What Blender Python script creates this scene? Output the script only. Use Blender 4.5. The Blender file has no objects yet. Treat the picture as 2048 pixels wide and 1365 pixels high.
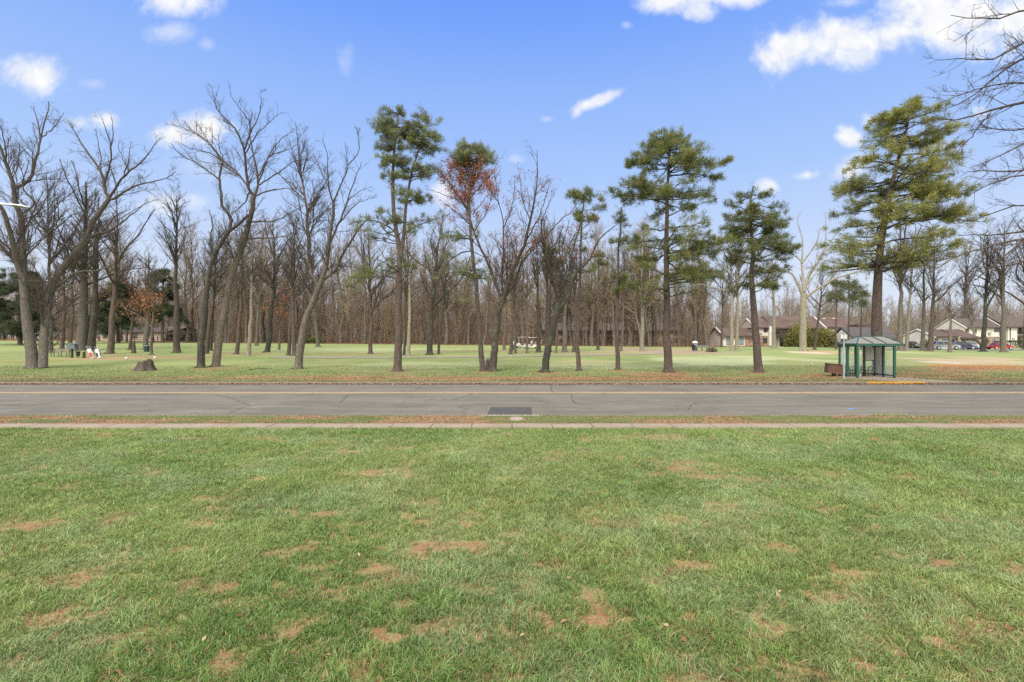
import bpy, bmesh, math, random
import numpy as np
from mathutils import Vector, Matrix
random.seed(7)
RNG = np.random.default_rng(11)
scene = bpy.context.scene
scene.cycles.use_denoising = False; scene.cycles.max_bounces = 5; scene.cycles.diffuse_bounces = 3; scene.cycles.glossy_bounces = 2; scene.cycles.transmission_bounces = 3
scene.cycles.use_adaptive_sampling = True; scene.cycles.adaptive_threshold = .01
COL = scene.collection
F, CX, HY, CZ = 1000.0, 1024.0, 675.0, 2.7      # focal length and horizon of the photo in its pixels, eye height in m
rad = math.radians

# ------------------------------------------------------------------ terrain
def sstep(a, b, x):
    t = np.clip((np.asarray(x, float) - a) / (b - a), 0, 1)
    return t * t * (3 - 2 * t)
def _lat(ix, iy, seed):
    h = (ix.astype(np.int64) * 374761393 + iy.astype(np.int64) * 668265263 + seed * 1274126177) & 0xFFFFFFFF
    h = ((h ^ (h >> 13)) * 1274126177) & 0xFFFFFFFF
    return ((h ^ (h >> 16)) & 0xFFFF) / 65535.0
def vnoise(x, y, s, seed=0):
    x = np.asarray(x, float) / s; y = np.asarray(y, float) / s
    ix, iy = np.floor(x), np.floor(y); fx, fy = x - ix, y - iy
    fx = fx * fx * (3 - 2 * fx); fy = fy * fy * (3 - 2 * fy)
    a, b = _lat(ix, iy, seed), _lat(ix + 1, iy, seed); c, d = _lat(ix, iy + 1, seed), _lat(ix + 1, iy + 1, seed)
    return (a * (1 - fx) + b * fx) * (1 - fy) + (c * (1 - fx) + d * fx) * fy
def fbm(x, y, s, seed=0, o=4):
    v = 0; a = .5; tot = 0
    for i in range(o):
        v = v + a * vnoise(x, y, s / 2 ** i, seed + 17 * i); tot += a; a *= .55
    return v / tot
def ground(x, y):
    x = np.asarray(x, float); y = np.asarray(y, float)
    rise = np.clip(1.05 - .0085 * x, .15, 2.0)
    far = sstep(36, 100, y) * rise + .10 * (fbm(x, y, 9, 5) - .5) * sstep(33, 45, y)
    near = (.05 * (fbm(x, y, 1.6, 3) - .5)) * sstep(14.6, 13.5, y)
    return np.where(y > 30, far, near)
def gz(x, y): return float(ground(x, y))
def P(px, py, Y): return ((px - CX) / F * Y, Y, CZ - (py - HY) / F * Y)
def hit(px, py, lo=30.3, hi=170):
    ys = np.linspace(lo, hi, 3000)
    d = (CZ - (py - HY) / F * ys) - ground((px - CX) / F * ys, ys)
    k = np.argmax(d < 0)
    Y = float(ys[k]) if d[k] < 0 else hi
    return ((px - CX) / F * Y, Y, gz((px - CX) / F * Y, Y))

# ------------------------------------------------------------------ materials
MATS = {}
def newmat(name):
    m = bpy.data.materials.new(name); m.use_nodes = True
    nt = m.node_tree; nt.nodes.clear()
    o = nt.nodes.new('ShaderNodeOutputMaterial'); b = nt.nodes.new('ShaderNodeBsdfPrincipled')
    nt.links.new(b.outputs[0], o.inputs[0]); MATS[name] = m
    return m, nt, b
def N(nt, t, **kw):
    n = nt.nodes.new(t)
    for k, v in kw.items():
        if k in n.inputs: n.inputs[k].default_value = v
        else: setattr(n, k, v)
    return n
def ramp(nt, fac, stops):
    r = nt.nodes.new('ShaderNodeValToRGB'); e = r.color_ramp.elements
    while len(e) < len(stops): e.new(.5)
    for i, (p, c) in enumerate(stops):
        e[i].position = p; e[i].color = (*c, 1) if len(c) == 3 else c
    nt.links.new(fac, r.inputs[0]); return r.outputs[0]
def mixc(nt, a, b, f, mode='MIX'):
    m = nt.nodes.new('ShaderNodeMix'); m.data_type = 'RGBA'; m.blend_type = mode
    for s, v in ((6, a), (7, b), (0, f)):
        if isinstance(v, (int, float)): m.inputs[s].default_value = v
        elif isinstance(v, tuple): m.inputs[s].default_value = (*v, 1)
        else: nt.links.new(v, m.inputs[s])
    return m.outputs[2]
def noise(nt, vec, scale, detail=6, rough=.6, dist=0):
    n = N(nt, 'ShaderNodeTexNoise', Scale=scale, Detail=detail, Roughness=rough, Distortion=dist)
    if vec is not None: nt.links.new(vec, n.inputs['Vector'])
    return n.outputs[0]
def bump(nt, b, h, strength, dist):
    n = N(nt, 'ShaderNodeBump', Strength=strength, Distance=dist)
    nt.links.new(h, n.inputs['Height']); nt.links.new(n.outputs[0], b.inputs['Normal'])
def coord(nt, scale=None, kind='Object'):
    c = nt.nodes.new('ShaderNodeTexCoord').outputs[kind]
    if scale is None: return c
    m = nt.nodes.new('ShaderNodeMapping'); m.inputs['Scale'].default_value = scale
    nt.links.new(c, m.inputs[0]); return m.outputs[0]
def simple(name, c, rough=.7, var=.25, scale=6, metal=0, bumpy=0, c2=None):
    """a painted, wooden or stone surface: one colour broken by two scales of noise"""
    m, nt, b = newmat(name); v = coord(nt)
    f = noise(nt, v, scale, 8, .65)
    lo = tuple(x * (1 - var) for x in c); hi = c2 or tuple(min(1, x * (1 + var)) for x in c)
    nt.links.new(ramp(nt, f, [(.3, lo), (.7, hi)]), b.inputs['Base Color'])
    b.inputs['Roughness'].default_value = rough; b.inputs['Metallic'].default_value = metal
    if bumpy: bump(nt, b, noise(nt, v, scale * 5, 6), bumpy, .02)
    return m
def bark(name, dark, light, moss=(.09, .11, .05), mossy=.25, zs=.22, zdark=False):
    m, nt, b = newmat(name)
    v = coord(nt, (1, 1, zs)); v0 = coord(nt)
    f = noise(nt, v, 9, 9, .7, .4)
    vo = N(nt, 'ShaderNodeTexVoronoi', Scale=13); vo.feature = 'DISTANCE_TO_EDGE'
    nt.links.new(v, vo.inputs['Vector'])
    fiss = ramp(nt, vo.outputs[0], [(.0, (.35,) * 3), (.22, (1,) * 3)])
    c = ramp(nt, f, [(.28, dark), (.72, light)])
    c = mixc(nt, c, fiss, .75, 'MULTIPLY')
    big = noise(nt, v0, 1.1, 5, .65)
    c = mixc(nt, c, moss, ramp(nt, big, [(.5, (0,) * 3), (.72, (mossy * 2,) * 3)]))
    lich = noise(nt, v0, 5.5, 6, .7)
    c = mixc(nt, c, tuple(min(.5, x * 1.7 + .03) for x in light), ramp(nt, lich, [(.6, (0,) * 3), (.68, (.55,) * 3)]))
    if zdark:  # bark colour darkened with height, imitating limbs dark against the bright sky
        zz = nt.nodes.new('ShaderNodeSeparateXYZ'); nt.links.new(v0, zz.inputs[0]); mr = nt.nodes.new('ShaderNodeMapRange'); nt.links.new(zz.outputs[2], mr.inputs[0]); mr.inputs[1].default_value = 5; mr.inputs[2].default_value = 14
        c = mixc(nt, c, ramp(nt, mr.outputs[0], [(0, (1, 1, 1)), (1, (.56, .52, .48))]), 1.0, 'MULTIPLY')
    oi = nt.nodes.new('ShaderNodeObjectInfo')
    c = mixc(nt, c, ramp(nt, oi.outputs['Random'], [(0, (.72, .74, .76)), (1, (1.12, 1.06, 1.0))]), 1.0, 'MULTIPLY')
    nt.links.new(c, b.inputs['Base Color']); b.inputs['Roughness'].default_value = .95
    bump(nt, b, mixc(nt, f, fiss, .6), .9, .04)
    return m
def vcol(name, rough=.8, var=.3, scale=30, trans=0.0, spec=.3):
    m, nt, b = newmat(name)
    a = nt.nodes.new('ShaderNodeVertexColor'); a.layer_name = 'Col'
    c = a.outputs[0]
    if var:
        f = noise(nt, coord(nt), scale, 4, .6)
        c = mixc(nt, c, ramp(nt, f, [(.25, (1 - var,) * 3), (.75, (1 + var,) * 3)]), 1.0, 'MULTIPLY')
    nt.links.new(c, b.inputs['Base Color']); b.inputs['Roughness'].default_value = rough
    b.inputs['Specular IOR Level'].default_value = spec
    if trans:
        t = nt.nodes.new('ShaderNodeBsdfTranslucent'); nt.links.new(c, t.inputs[0])
        mx = nt.nodes.new('ShaderNodeMixShader'); mx.inputs[0].default_value = trans
        nt.links.new(b.outputs[0], mx.inputs[1]); nt.links.new(t.outputs[0], mx.inputs[2])
        out = [n for n in nt.nodes if n.type == 'OUTPUT_MATERIAL'][0]
        nt.links.new(mx.outputs[0], out.inputs[0])
    return m
def glass(name, tint=(.9, .95, .94), clear=.8):
    m, nt, b = newmat(name)
    b.inputs['Base Color'].default_value = (*tint, 1); b.inputs['Roughness'].default_value = .12
    t = nt.nodes.new('ShaderNodeBsdfTransparent'); t.inputs[0].default_value = (*tint, 1)
    mx = nt.nodes.new('ShaderNodeMixShader'); mx.inputs[0].default_value = clear
    nt.links.new(b.outputs[0], mx.inputs[1]); nt.links.new(t.outputs[0], mx.inputs[2])
    out = [n for n in nt.nodes if n.type == 'OUTPUT_MATERIAL'][0]
    nt.links.new(mx.outputs[0], out.inputs[0]); return m

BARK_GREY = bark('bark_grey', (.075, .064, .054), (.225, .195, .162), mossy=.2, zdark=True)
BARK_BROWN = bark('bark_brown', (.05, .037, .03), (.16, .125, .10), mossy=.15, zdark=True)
BARK_DARK = bark('bark_dark', (.028, .024, .02), (.10, .085, .068), mossy=.55)
BARK_PALE = bark('bark_pale', (.17, .15, .11), (.42, .39, .31), moss=(.2, .22, .13), mossy=.35, zs=.5)
BARK_PINE = bark('bark_pine', (.045, .034, .029), (.165, .122, .10), moss=(.12, .085, .07), mossy=.2)
BARK_FAR = bark('bark_far', (.085, .066, .053), (.22, .178, .142), mossy=.15)
TWIG = bark('twig_bark', (.055, .043, .034), (.125, .10, .08), mossy=.1)
TWIG_FAR = bark('twig_far', (.24, .185, .135), (.42, .335, .25), mossy=.0)
NEEDLE = vcol('pine_needles', .7, .25, 3, .38)
LEAF = vcol('leaf_cards', .75, .25, 5, .3)
GRASSM = vcol('grass_blades', .62, .18, 3, .3, .35)

# ------------------------------------------------------------------ mesh helpers
def np_mesh(name, V, polys, mat, parent=None, col=None, smooth=False, loc=None):
    V = np.asarray(V, np.float32)
    polys = [np.asarray(p, np.int32) for p in polys if len(p)]
    me = bpy.data.meshes.new(name)
    me.vertices.add(len(V)); me.vertices.foreach_set('co', V.ravel())
    loops = np.concatenate([p.ravel() for p in polys])
    tot = np.concatenate([np.full(len(p), p.shape[1], np.int32) for p in polys])
    start = np.concatenate([[0], np.cumsum(tot)[:-1]]).astype(np.int32)
    me.loops.add(len(loops)); me.loops.foreach_set('vertex_index', loops)
    me.polygons.add(len(tot)); me.polygons.foreach_set('loop_start', start); me.polygons.foreach_set('loop_total', tot)
    if smooth: me.polygons.foreach_set('use_smooth', np.ones(len(tot), bool))
    if col is not None:
        a = me.color_attributes.new('Col', 'FLOAT_COLOR', 'POINT')
        c = np.ones((len(V), 4), np.float32); c[:, :3] = col
        a.data.foreach_set('color', c.ravel())
    me.update(calc_edges=True); me.materials.append(mat)
    o = bpy.data.objects.new(name, me); COL.objects.link(o)
    if parent is not None: o.parent = parent
    if loc is not None: o.location = loc
    return o
def tag(o, label=None, cat=None, group=None, kind=None):
    if label: o['label'] = label
    if cat: o['category'] = cat
    if group: o['group'] = group
    if kind: o['kind'] = kind
    return o
def empty(name, loc, label, cat, group=None, rz=0):
    o = bpy.data.objects.new(name, None); COL.objects.link(o)
    o.location = loc; o.rotation_euler = (0, 0, rz); o.empty_display_size = .2
    return tag(o, label, cat, group)
def bobj(name, bm, mat, parent=None, smooth=False, loc=None, bevel=0):
    me = bpy.data.meshes.new(name)
    if bevel:
        bmesh.ops.bevel(bm, geom=[e for e in bm.edges if e.is_manifold and e.calc_face_angle(0) > .5], offset=bevel, segments=2, affect='EDGES', clamp_overlap=True)
    bmesh.ops.recalc_face_normals(bm, faces=bm.faces)
    bm.to_mesh(me); bm.free()
    if smooth:
        for p in me.polygons: p.use_smooth = True
    me.materials.append(mat)
    o = bpy.data.objects.new(name, me); COL.objects.link(o)
    if parent is not None: o.parent = parent
    if loc is not None: o.location = loc
    return o
def B(): return bmesh.new()
def box(bm, x0, x1, y0, y1, z0, z1, M=None):
    vs = [bm.verts.new((M @ Vector((x, y, z))) if M else (x, y, z)) for z in (z0, z1) for x, y in ((x0, y0), (x1, y0), (x1, y1), (x0, y1))]
    for f in ((3, 2, 1, 0), (4, 5, 6, 7), (0, 1, 5, 4), (1, 2, 6, 5), (2, 3, 7, 6), (3, 0, 4, 7)): bm.faces.new([vs[i] for i in f])
    return bm
def bar(bm, a, b, r, s=8, r2=None):
    a, b = Vector(a), Vector(b); d = b - a
    M = Matrix.Translation((a + b) / 2) @ d.to_track_quat('Z', 'Y').to_matrix().to_4x4()
    bmesh.ops.create_cone(bm, cap_ends=True, segments=s, radius1=r, radius2=r if r2 is None else r2, depth=d.length, matrix=M)
    return bm
def prism(bm, prof, y0, y1, inset=None):
    """profile in x-z extruded along y; inset scales the two ends' taper per point"""
    n = len(prof); L = [bm.verts.new((x, y0 + (inset[i] if inset else 0), z)) for i, (x, z) in enumerate(prof)]
    R = [bm.verts.new((x, y1 - (inset[i] if inset else 0), z)) for i, (x, z) in enumerate(prof)]
    bm.faces.new(L[::-1]); bm.faces.new(R)
    for i in range(n): bm.faces.new((L[i], L[(i + 1) % n], R[(i + 1) % n], R[i]))
    return bm
def poly(bm, pts): bm.faces.new([bm.verts.new(p) for p in pts]); return bm
def lathe(bm, prof, s=16, at=(0, 0, 0)):
    rings = [[bm.verts.new((at[0] + r * math.cos(2 * math.pi * k / s), at[1] + r * math.sin(2 * math.pi * k / s), at[2] + z)) for k in range(s)] for r, z in prof]
    for a, b in zip(rings, rings[1:]):
        for k in range(s): bm.faces.new((a[k], a[(k + 1) % s], b[(k + 1) % s], b[k]))
    bm.faces.new(rings[0][::-1]); bm.faces.new(rings[-1]); return bm
def kids(o): return [c for c in COL.objects if c.parent == o]
def copy_tree(o, ch, parent=None):
    c = o.copy(); COL.objects.link(c)
    if parent is not None: c.parent = parent
    for k in ch.get(o.name, ()): copy_tree(k, ch, c)
    return c

# ------------------------------------------------------------------ branches
def tubes(Pt, R, sides, off=0):
    Nn, n, _ = Pt.shape
    T = np.gradient(Pt, axis=1); T /= np.linalg.norm(T, axis=2, keepdims=True) + 1e-9
    mean = Pt[:, -1] - Pt[:, 0]; mean /= np.linalg.norm(mean, axis=1, keepdims=True) + 1e-9
    ref = np.where(np.abs(mean[:, 2:3]) > .75, np.array([[1., 0, 0]]), np.array([[0, 0, 1.]]))
    U = np.cross(T, ref[:, None, :]); U /= np.linalg.norm(U, axis=2, keepdims=True) + 1e-9
    W = np.cross(T, U)
    a = np.arange(sides) * 2 * np.pi / sides
    ring = U[:, :, None, :] * np.cos(a)[None, None, :, None] + W[:, :, None, :] * np.sin(a)[None, None, :, None]
    V = (Pt[:, :, None, :] + ring * R[:, :, None, None]).reshape(-1, 3)
    b = np.arange(Nn)[:, None, None] * n * sides; i = np.arange(n - 1)[None, :, None] * sides; k = np.arange(sides)[None, None, :]; k2 = (k + 1) % sides
    Q = np.stack([b + i + k, b + i + k2, b + i + sides + k2, b + i + sides + k], -1).reshape(-1, 4) + off
    return V, Q
class Tubes:
    def __init__(s): s.V = []; s.Q = []; s.n = 0
    def add(s, Pt, R, sides):
        if len(Pt) == 0: return
        V, Q = tubes(np.asarray(Pt, float), np.asarray(R, float), sides, s.n)
        s.V.append(V); s.Q.append(Q); s.n += len(V)
    def build(s, name, mat, parent, origin=(0, 0, 0)):
        return np_mesh(name, np.concatenate(s.V) - np.array(origin), [np.concatenate(s.Q)], mat, parent, smooth=True)
def resample(pts, n, wig=0, rng=RNG):
    pts = np.asarray(pts, float)
    if len(pts) > 2:                                             # Catmull-Rom through the given points
        e = np.vstack([2 * pts[0] - pts[1], pts, 2 * pts[-1] - pts[-2]]); out = []
        for i in range(1, len(e) - 2):
            for t in np.linspace(0, 1, 6, endpoint=False):
                a, b, c, d = e[i - 1], e[i], e[i + 1], e[i + 2]
                out.append(.5 * (2 * b + (c - a) * t + (2 * a - 5 * b + 4 * c - d) * t * t + (3 * b - a - 3 * c + d) * t ** 3))
        out.append(pts[-1]); pts = np.array(out)
    s = np.concatenate([[0], np.cumsum(np.linalg.norm(np.diff(pts, axis=0), axis=1))])
    u = np.linspace(0, s[-1], n)
    r = np.stack([np.interp(u, s, pts[:, k]) for k in range(3)], 1)
    if wig and n > 2: r[1:-1] += rng.normal(0, wig, (n - 2, 3))
    return r
def unit(v): return v / (np.linalg.norm(v, axis=-1, keepdims=True) + 1e-9)
def grow(rng, Pt, R, M, tmin, lr, ang, up, n, wig, rr=.62, flat=1.0, lmin=.15, rmin=.006, tmax=1.0, end=.35, k=.0105):
    """M children scattered over the parent branches, each a bent tapering polyline of n points"""
    Nn, m, _ = Pt.shape
    seg = np.linalg.norm(np.diff(Pt, axis=1), axis=2).sum(1)
    idx = rng.choice(Nn, M, p=seg / seg.sum())
    t = tmin + (tmax - tmin) * rng.random(M); s = t * (m - 1); i = np.minimum(s.astype(int), m - 2); f = (s - i)[:, None]
    a, b = Pt[idx, i], Pt[idx, i + 1]; pos = a + (b - a) * f; tan = unit(b - a)
    r0 = R[idx, i] * (1 - f[:, 0]) + R[idx, i + 1] * f[:, 0]
    v = rng.normal(size=(M, 3)); perp = unit(v - tan * (v * tan).sum(1, keepdims=True))
    an = rng.uniform(ang[0], ang[1], M)[:, None]
    d = tan * np.cos(an) + perp * np.sin(an); d[:, 2] = d[:, 2] * flat + up; d = unit(d)
    L = np.maximum(seg[idx] * rng.uniform(lr[0], lr[1], M) * (1.2 - .85 * t), lmin)
    pts = np.empty((M, n, 3)); pts[:, 0] = pos; st = (L / (n - 1))[:, None]
    for q in range(1, n):
        pts[:, q] = pts[:, q - 1] + d * st
        d = d + rng.normal(0, wig, (M, 3)); d[:, 2] += up * 1.1 / n; d = unit(d)
    rs = np.maximum(np.minimum(r0 * rr, L * k + .003), rmin)
    Rr = rs[:, None] * np.linspace(1, end, n)[None, :]
    return pts, np.maximum(Rr, rmin * .6)
def leaf_cards(rng, C, size, cols, droop=0.0, aspect=.55):
    """one small diamond per centre, turned at random"""
    M = len(C); u = unit(rng.normal(size=(M, 3))); u[:, 2] -= droop; u = unit(u)
    w = unit(np.cross(u, rng.normal(size=(M, 3)))); s = (size * rng.uniform(.6, 1.3, M))[:, None]
    V = np.stack([C, C + u * s * .5 + w * s * aspect * .5, C + u * s, C + u * s * .5 - w * s * aspect * .5], 1).reshape(-1, 3)
    return V, np.arange(4 * M).reshape(-1, 4), np.repeat(cols, 4, axis=0)
def tuft_mesh(rng, C, D, k, ln, w, cols):
    M = len(C); C = np.repeat(C, k, 0); D = np.repeat(D, k, 0)
    d = unit(D * .7 + rng.normal(0, .62, (M * k, 3))); side = unit(np.cross(d, rng.normal(size=d.shape)))
    L = (ln * rng.uniform(.65, 1.2, M * k))[:, None]; b = C + rng.normal(0, ln * .38, C.shape)
    V = np.stack([b - side * w * .5, b + side * w * .5, b + d * L], 1).reshape(-1, 3)
    c = np.repeat(cols, k, 0) * rng.uniform(.75, 1.25, (M * k, 1))
    return V, np.arange(3 * M * k).reshape(-1, 3), np.repeat(c, 3, axis=0)
# ------------------------------------------------------------------ camera, sun, sky
cam = bpy.data.cameras.new('camera'); cam.sensor_width = 36; cam.lens = F / 2048 * 36; cam.shift_y = -7.5 / 2048
cam.clip_end = 6000; cam.clip_start = .05
co = bpy.data.objects.new('camera', cam); COL.objects.link(co); co.location = (0, 0, CZ); co.rotation_euler = (math.pi / 2, 0, 0)
scene.camera = co
scene.view_settings.view_transform = 'Standard'; scene.view_settings.look = 'None'; scene.view_settings.exposure = 0; scene.view_settings.gamma = 1
SUN_EL, SUN_AZ = rad(52), rad(205)               # behind the camera, a little to the left; softened by thin cloud
sl = bpy.data.lights.new('sun', 'SUN'); sl.energy = 3.9; sl.angle = rad(30); sl.color = (1, .95, .875)
so = bpy.data.objects.new('sun', sl); COL.objects.link(so)
sd = Vector((math.sin(SUN_AZ) * math.cos(SUN_EL), math.cos(SUN_AZ) * math.cos(SUN_EL), math.sin(SUN_EL)))
so.rotation_euler = sd.to_track_quat('Z', 'Y').to_euler()

w = bpy.data.worlds.new('World'); scene.world = w; w.use_nodes = True
nt = w.node_tree; nt.nodes.clear()
out = nt.nodes.new('ShaderNodeOutputWorld'); bg = nt.nodes.new('ShaderNodeBackground'); nt.links.new(bg.outputs[0], out.inputs[0])
sky = nt.nodes.new('ShaderNodeTexSky'); sky.sky_type = 'NISHITA'; sky.sun_disc = False
sky.sun_elevation = SUN_EL; sky.sun_rotation = SUN_AZ; sky.air_density = 1.0; sky.dust_density = .6; sky.ozone_density = 1.5
d = nt.nodes.new('ShaderNodeTexCoord').outputs['Generated']
sp = nt.nodes.new('ShaderNodeSeparateXYZ'); nt.links.new(d, sp.inputs[0])
def M2(op, a, b=None, c=None, clamp=False):
    n = nt.nodes.new('ShaderNodeMath'); n.operation = op; n.use_clamp = clamp
    for i, v in enumerate((a, b, c)):
        if v is None: continue
        if isinstance(v, (int, float)): n.inputs[i].default_value = v
        else: nt.links.new(v, n.inputs[i])
    return n.outputs[0]
def srgb(r, g, b): return tuple(((v / 255 + .055) / 1.055) ** 2.4 if v > 10 else v / 3294 for v in (r, g, b))
clear = ramp(nt, sp.outputs[2], [(0.0, srgb(224, 232, 246)), (.10, srgb(219, 231, 251)), (.19, srgb(198, 219, 254)), (.29, srgb(174, 205, 255)), (.43, srgb(150, 188, 255)), (.53, srgb(121, 168, 255)), (.60, srgb(106, 155, 252)), (.72, srgb(120, 165, 245))])
sc = N(nt, 'ShaderNodeVectorMath', operation='SCALE'); nt.links.new(sky.outputs[0], sc.inputs[0]); sc.inputs['Scale'].default_value = .1
blue = mixc(nt, clear, sc.outputs[0], .04)
# unseen bright overcast added above and behind the viewer for soft neutral light
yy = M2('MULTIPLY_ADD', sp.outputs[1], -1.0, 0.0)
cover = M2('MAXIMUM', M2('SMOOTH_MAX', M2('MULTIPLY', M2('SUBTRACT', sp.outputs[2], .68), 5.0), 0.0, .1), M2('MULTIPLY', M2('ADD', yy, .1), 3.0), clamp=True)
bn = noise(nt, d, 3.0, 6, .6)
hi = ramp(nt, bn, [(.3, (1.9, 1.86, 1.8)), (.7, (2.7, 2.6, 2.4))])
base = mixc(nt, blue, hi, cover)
# fair-weather clouds, each at its own direction
ys = M2('MAXIMUM', sp.outputs[1], .05)
cb = nt.nodes.new('ShaderNodeCombineXYZ')
nt.links.new(M2('DIVIDE', sp.outputs[0], ys), cb.inputs[0]); nt.links.new(M2('DIVIDE', sp.outputs[2], ys), cb.inputs[1])
uv = cb.outputs[0]
cn1 = noise(nt, uv, 7.0, 9, .62, .3); cn2 = noise(nt, uv, 24.0, 7, .6, .2)
cn = M2('MULTIPLY_ADD', cn2, .32, M2('ADD', cn1, .09))                                     # about .25 .. 1.25, centre .75
CLOUDS = [(350, -5, 105, 42, 0, .95), (345, 66, 60, 26, 5, .45), (412, 88, 20, 16, 20, .35), (65, 152, 82, 38, -12, 1), (185, 168, 36, 12, 0, .25),
          (202, 240, 62, 20, 4, .95), (345, 272, 58, 26, 0, 1), (420, 262, 66, 30, 0, 1), (345, 402, 60, 26, 0, .7), (690, 122, 22, 34, 0, .22), (1340, -4, 100, 32, 0, .95), (1395, 18, 40, 24, 0, .8), (1470, -10, 70, 22, 0, .9), (1253, 50, 12, 8, 0, .3),
          (1188, 204, 64, 11, 22, .9), (1155, 222, 26, 11, 55, .7), (1095, 238, 18, 8, 0, .3), (1590, 98, 88, 46, 30, 1.05), (1680, 75, 130, 52, 6, 1.1), (1720, 108, 60, 30, 0, .8), (1880, 35, 175, 82, 0, 1.1), (2040, 35, 120, 70, 0, 1), (1780, 70, 150, 46, 4, 1), (1950, 85, 130, 44, 0, .8), (1560, 118, 50, 26, 40, .8), (1695, 5, 60, 16, 0, .5),
          (1700, 274, 27, 20, 0, 1), (1738, 242, 22, 18, 0, .9), (1700, 338, 62, 24, 25, .95), (1612, 350, 38, 12, 8, .8), (1535, 372, 24, 16, 0, .8), (885, 388, 34, 30, 0, .9), (1960, 222, 22, 16, 0, .5), (1880, 290, 50, 14, 0, .3), (1030, 318, 22, 10, 0, .3), (400, 330, 90, 30, 0, .2)]
acc = None
for px, py, rx, ry, rot, s in CLOUDS:
    mp = nt.nodes.new('ShaderNodeMapping'); mp.vector_type = 'TEXTURE'; nt.links.new(uv, mp.inputs[0])
    mp.inputs['Location'].default_value = ((px - CX) / F, -(py - HY) / F, 0); mp.inputs['Rotation'].default_value = (0, 0, rad(rot))
    mp.inputs['Scale'].default_value = (rx / F * 1.14, ry / F * 1.24, 1)
    ln = N(nt, 'ShaderNodeVectorMath', operation='LENGTH'); nt.links.new(mp.outputs[0], ln.inputs[0])
    e = M2('ADD', ln.outputs['Value'], M2('MULTIPLY', M2('SUBTRACT', .76, cn), 2.4))
    mr = nt.nodes.new('ShaderNodeMapRange'); mr.interpolation_type = 'SMOOTHSTEP'; nt.links.new(e, mr.inputs[0])
    mr.inputs[1].default_value = 1.02; mr.inputs[2].default_value = .12; mr.inputs[3].default_value = 0; mr.inputs[4].default_value = s
    acc = mr.outputs[0] if acc is None else M2('MAXIMUM', acc, mr.outputs[0])
acc = M2('MULTIPLY', acc, M2('GREATER_THAN', sp.outputs[1], .06), clamp=True)
cc = ramp(nt, cn2, [(.3, srgb(236, 240, 250)), (.6, (1.0, 1.0, 1.0))])
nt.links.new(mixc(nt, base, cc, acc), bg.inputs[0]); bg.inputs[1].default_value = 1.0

# ------------------------------------------------------------------ setting: lawn, pavement, road, golf course
Y_WALK0, Y_WALK1, Y_CURB, Y_ROAD0, Y_ROAD1, Z_ROAD = 14.88, 15.55, 17.15, 17.3, 30.0, -.12
def axis(dense0, dense1, step, outer):
    a = list(np.arange(dense0, dense1 + 1e-6, step)); lo, hi, s = dense0, dense1, step
    while hi < outer: s *= 1.5; hi += s; lo -= s; a.append(hi); a.insert(0, lo)
    return np.array(a)
def sheet(name, xs, ys, zf, mat, colf=None):
    X, Y = np.meshgrid(xs, ys); Z = zf(X, Y); nx, ny = len(xs), len(ys)
    V = np.stack([X, Y, Z], -1).reshape(-1, 3)
    i = np.arange(ny - 1)[:, None] * nx + np.arange(nx - 1)[None, :]
    Q = np.stack([i, i + 1, i + nx + 1, i + nx], -1).reshape(-1, 4)
    c = colf(X.ravel(), Y.ravel()) if colf else None
    return tag(np_mesh(name, V, [Q], mat, col=c, smooth=True), kind='structure')

# dead, straw-coloured patches of the lawn: photo centre, half width, half height (px), strength
DEAD = [(865, 1102, 75, 20, 1), (838, 1050, 45, 16, .8), (748, 1078, 30, 12, .8), (575, 1100, 30, 14, .9), (605, 1028, 50, 7, .8), (770, 948, 60, 9, .8), (40, 1052, 62, 14, 1), (392, 1048, 40, 8, .8),
        (135, 1160, 80, 20, 1), (250, 1165, 45, 16, .7), (190, 1210, 60, 12, .8), (100, 1245, 70, 20, .6), (590, 1275, 28, 14, .9), (780, 1275, 30, 18, .9), (375, 1238, 26, 12, .7), (430, 1180, 34, 8, .7), (540, 1215, 20, 12, .6),
        (1205, 1230, 40, 30, .9), (1095, 1245, 40, 14, .8), (1400, 1235, 30, 22, .7), (1700, 1152, 52, 13, .9), (1668, 1172, 25, 9, .8), (1590, 1215, 28, 12, .7), (1530, 1235, 20, 9, .7), (1655, 1208, 16, 12, .7),
        (1390, 942, 90, 17, .75), (1300, 925, 60, 12, .6), (1320, 875, 90, 8, .5), (1690, 945, 35, 7, .6), (1540, 1090, 26, 10, .6), (1340, 1070, 22, 8, .5), (1460, 1028, 22, 9, .6), (1410, 1048, 20, 7, .7), (1845, 958, 40, 6, .5), (1130, 905, 50, 7, .4),
        (880, 908, 30, 6, .6), (960, 890, 30, 4, .5), (700, 1090, 18, 7, .6), (560, 1030, 20, 5, .5), (1500, 960, 40, 8, .4), (255, 1290, 40, 16, .5), (1930, 1130, 40, 12, .4), (1990, 1240, 60, 20, .35), (335, 900, 28, 5, .8), (100, 900, 60, 6, .5), (1255, 1010, 25, 6, .4),
        (665, 1155, 16, 6, .5), (1165, 880, 20, 5, .4), (960, 1080, 12, 6, .6), (1780, 1245, 30, 9, .5), (1620, 1130, 18, 6, .4), (1170, 1040, 14, 5, .4)]
DW = []
for px, py, rw, rh, s in DEAD:
    Y = CZ / ((py - HY) / F); y1 = CZ / ((py - rh - HY) / F); y0 = CZ / ((py + rh - HY) / F)
    DW.append(((px - CX) / F * Y, (y0 + y1) / 2, rw / F * Y, (y1 - y0) / 2, s))
_pr = np.random.default_rng(404)
for _ in range(300):
    Y = 3.3 * (14.4 / 3.3) ** _pr.random(); q = _pr.uniform(.05, .16) * (1 + .05 * Y); DW.append((_pr.uniform(-1.1, 1.1) * Y, Y, q * _pr.uniform(.8, 2.0), q * .7, _pr.uniform(.3, .8)))
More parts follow.
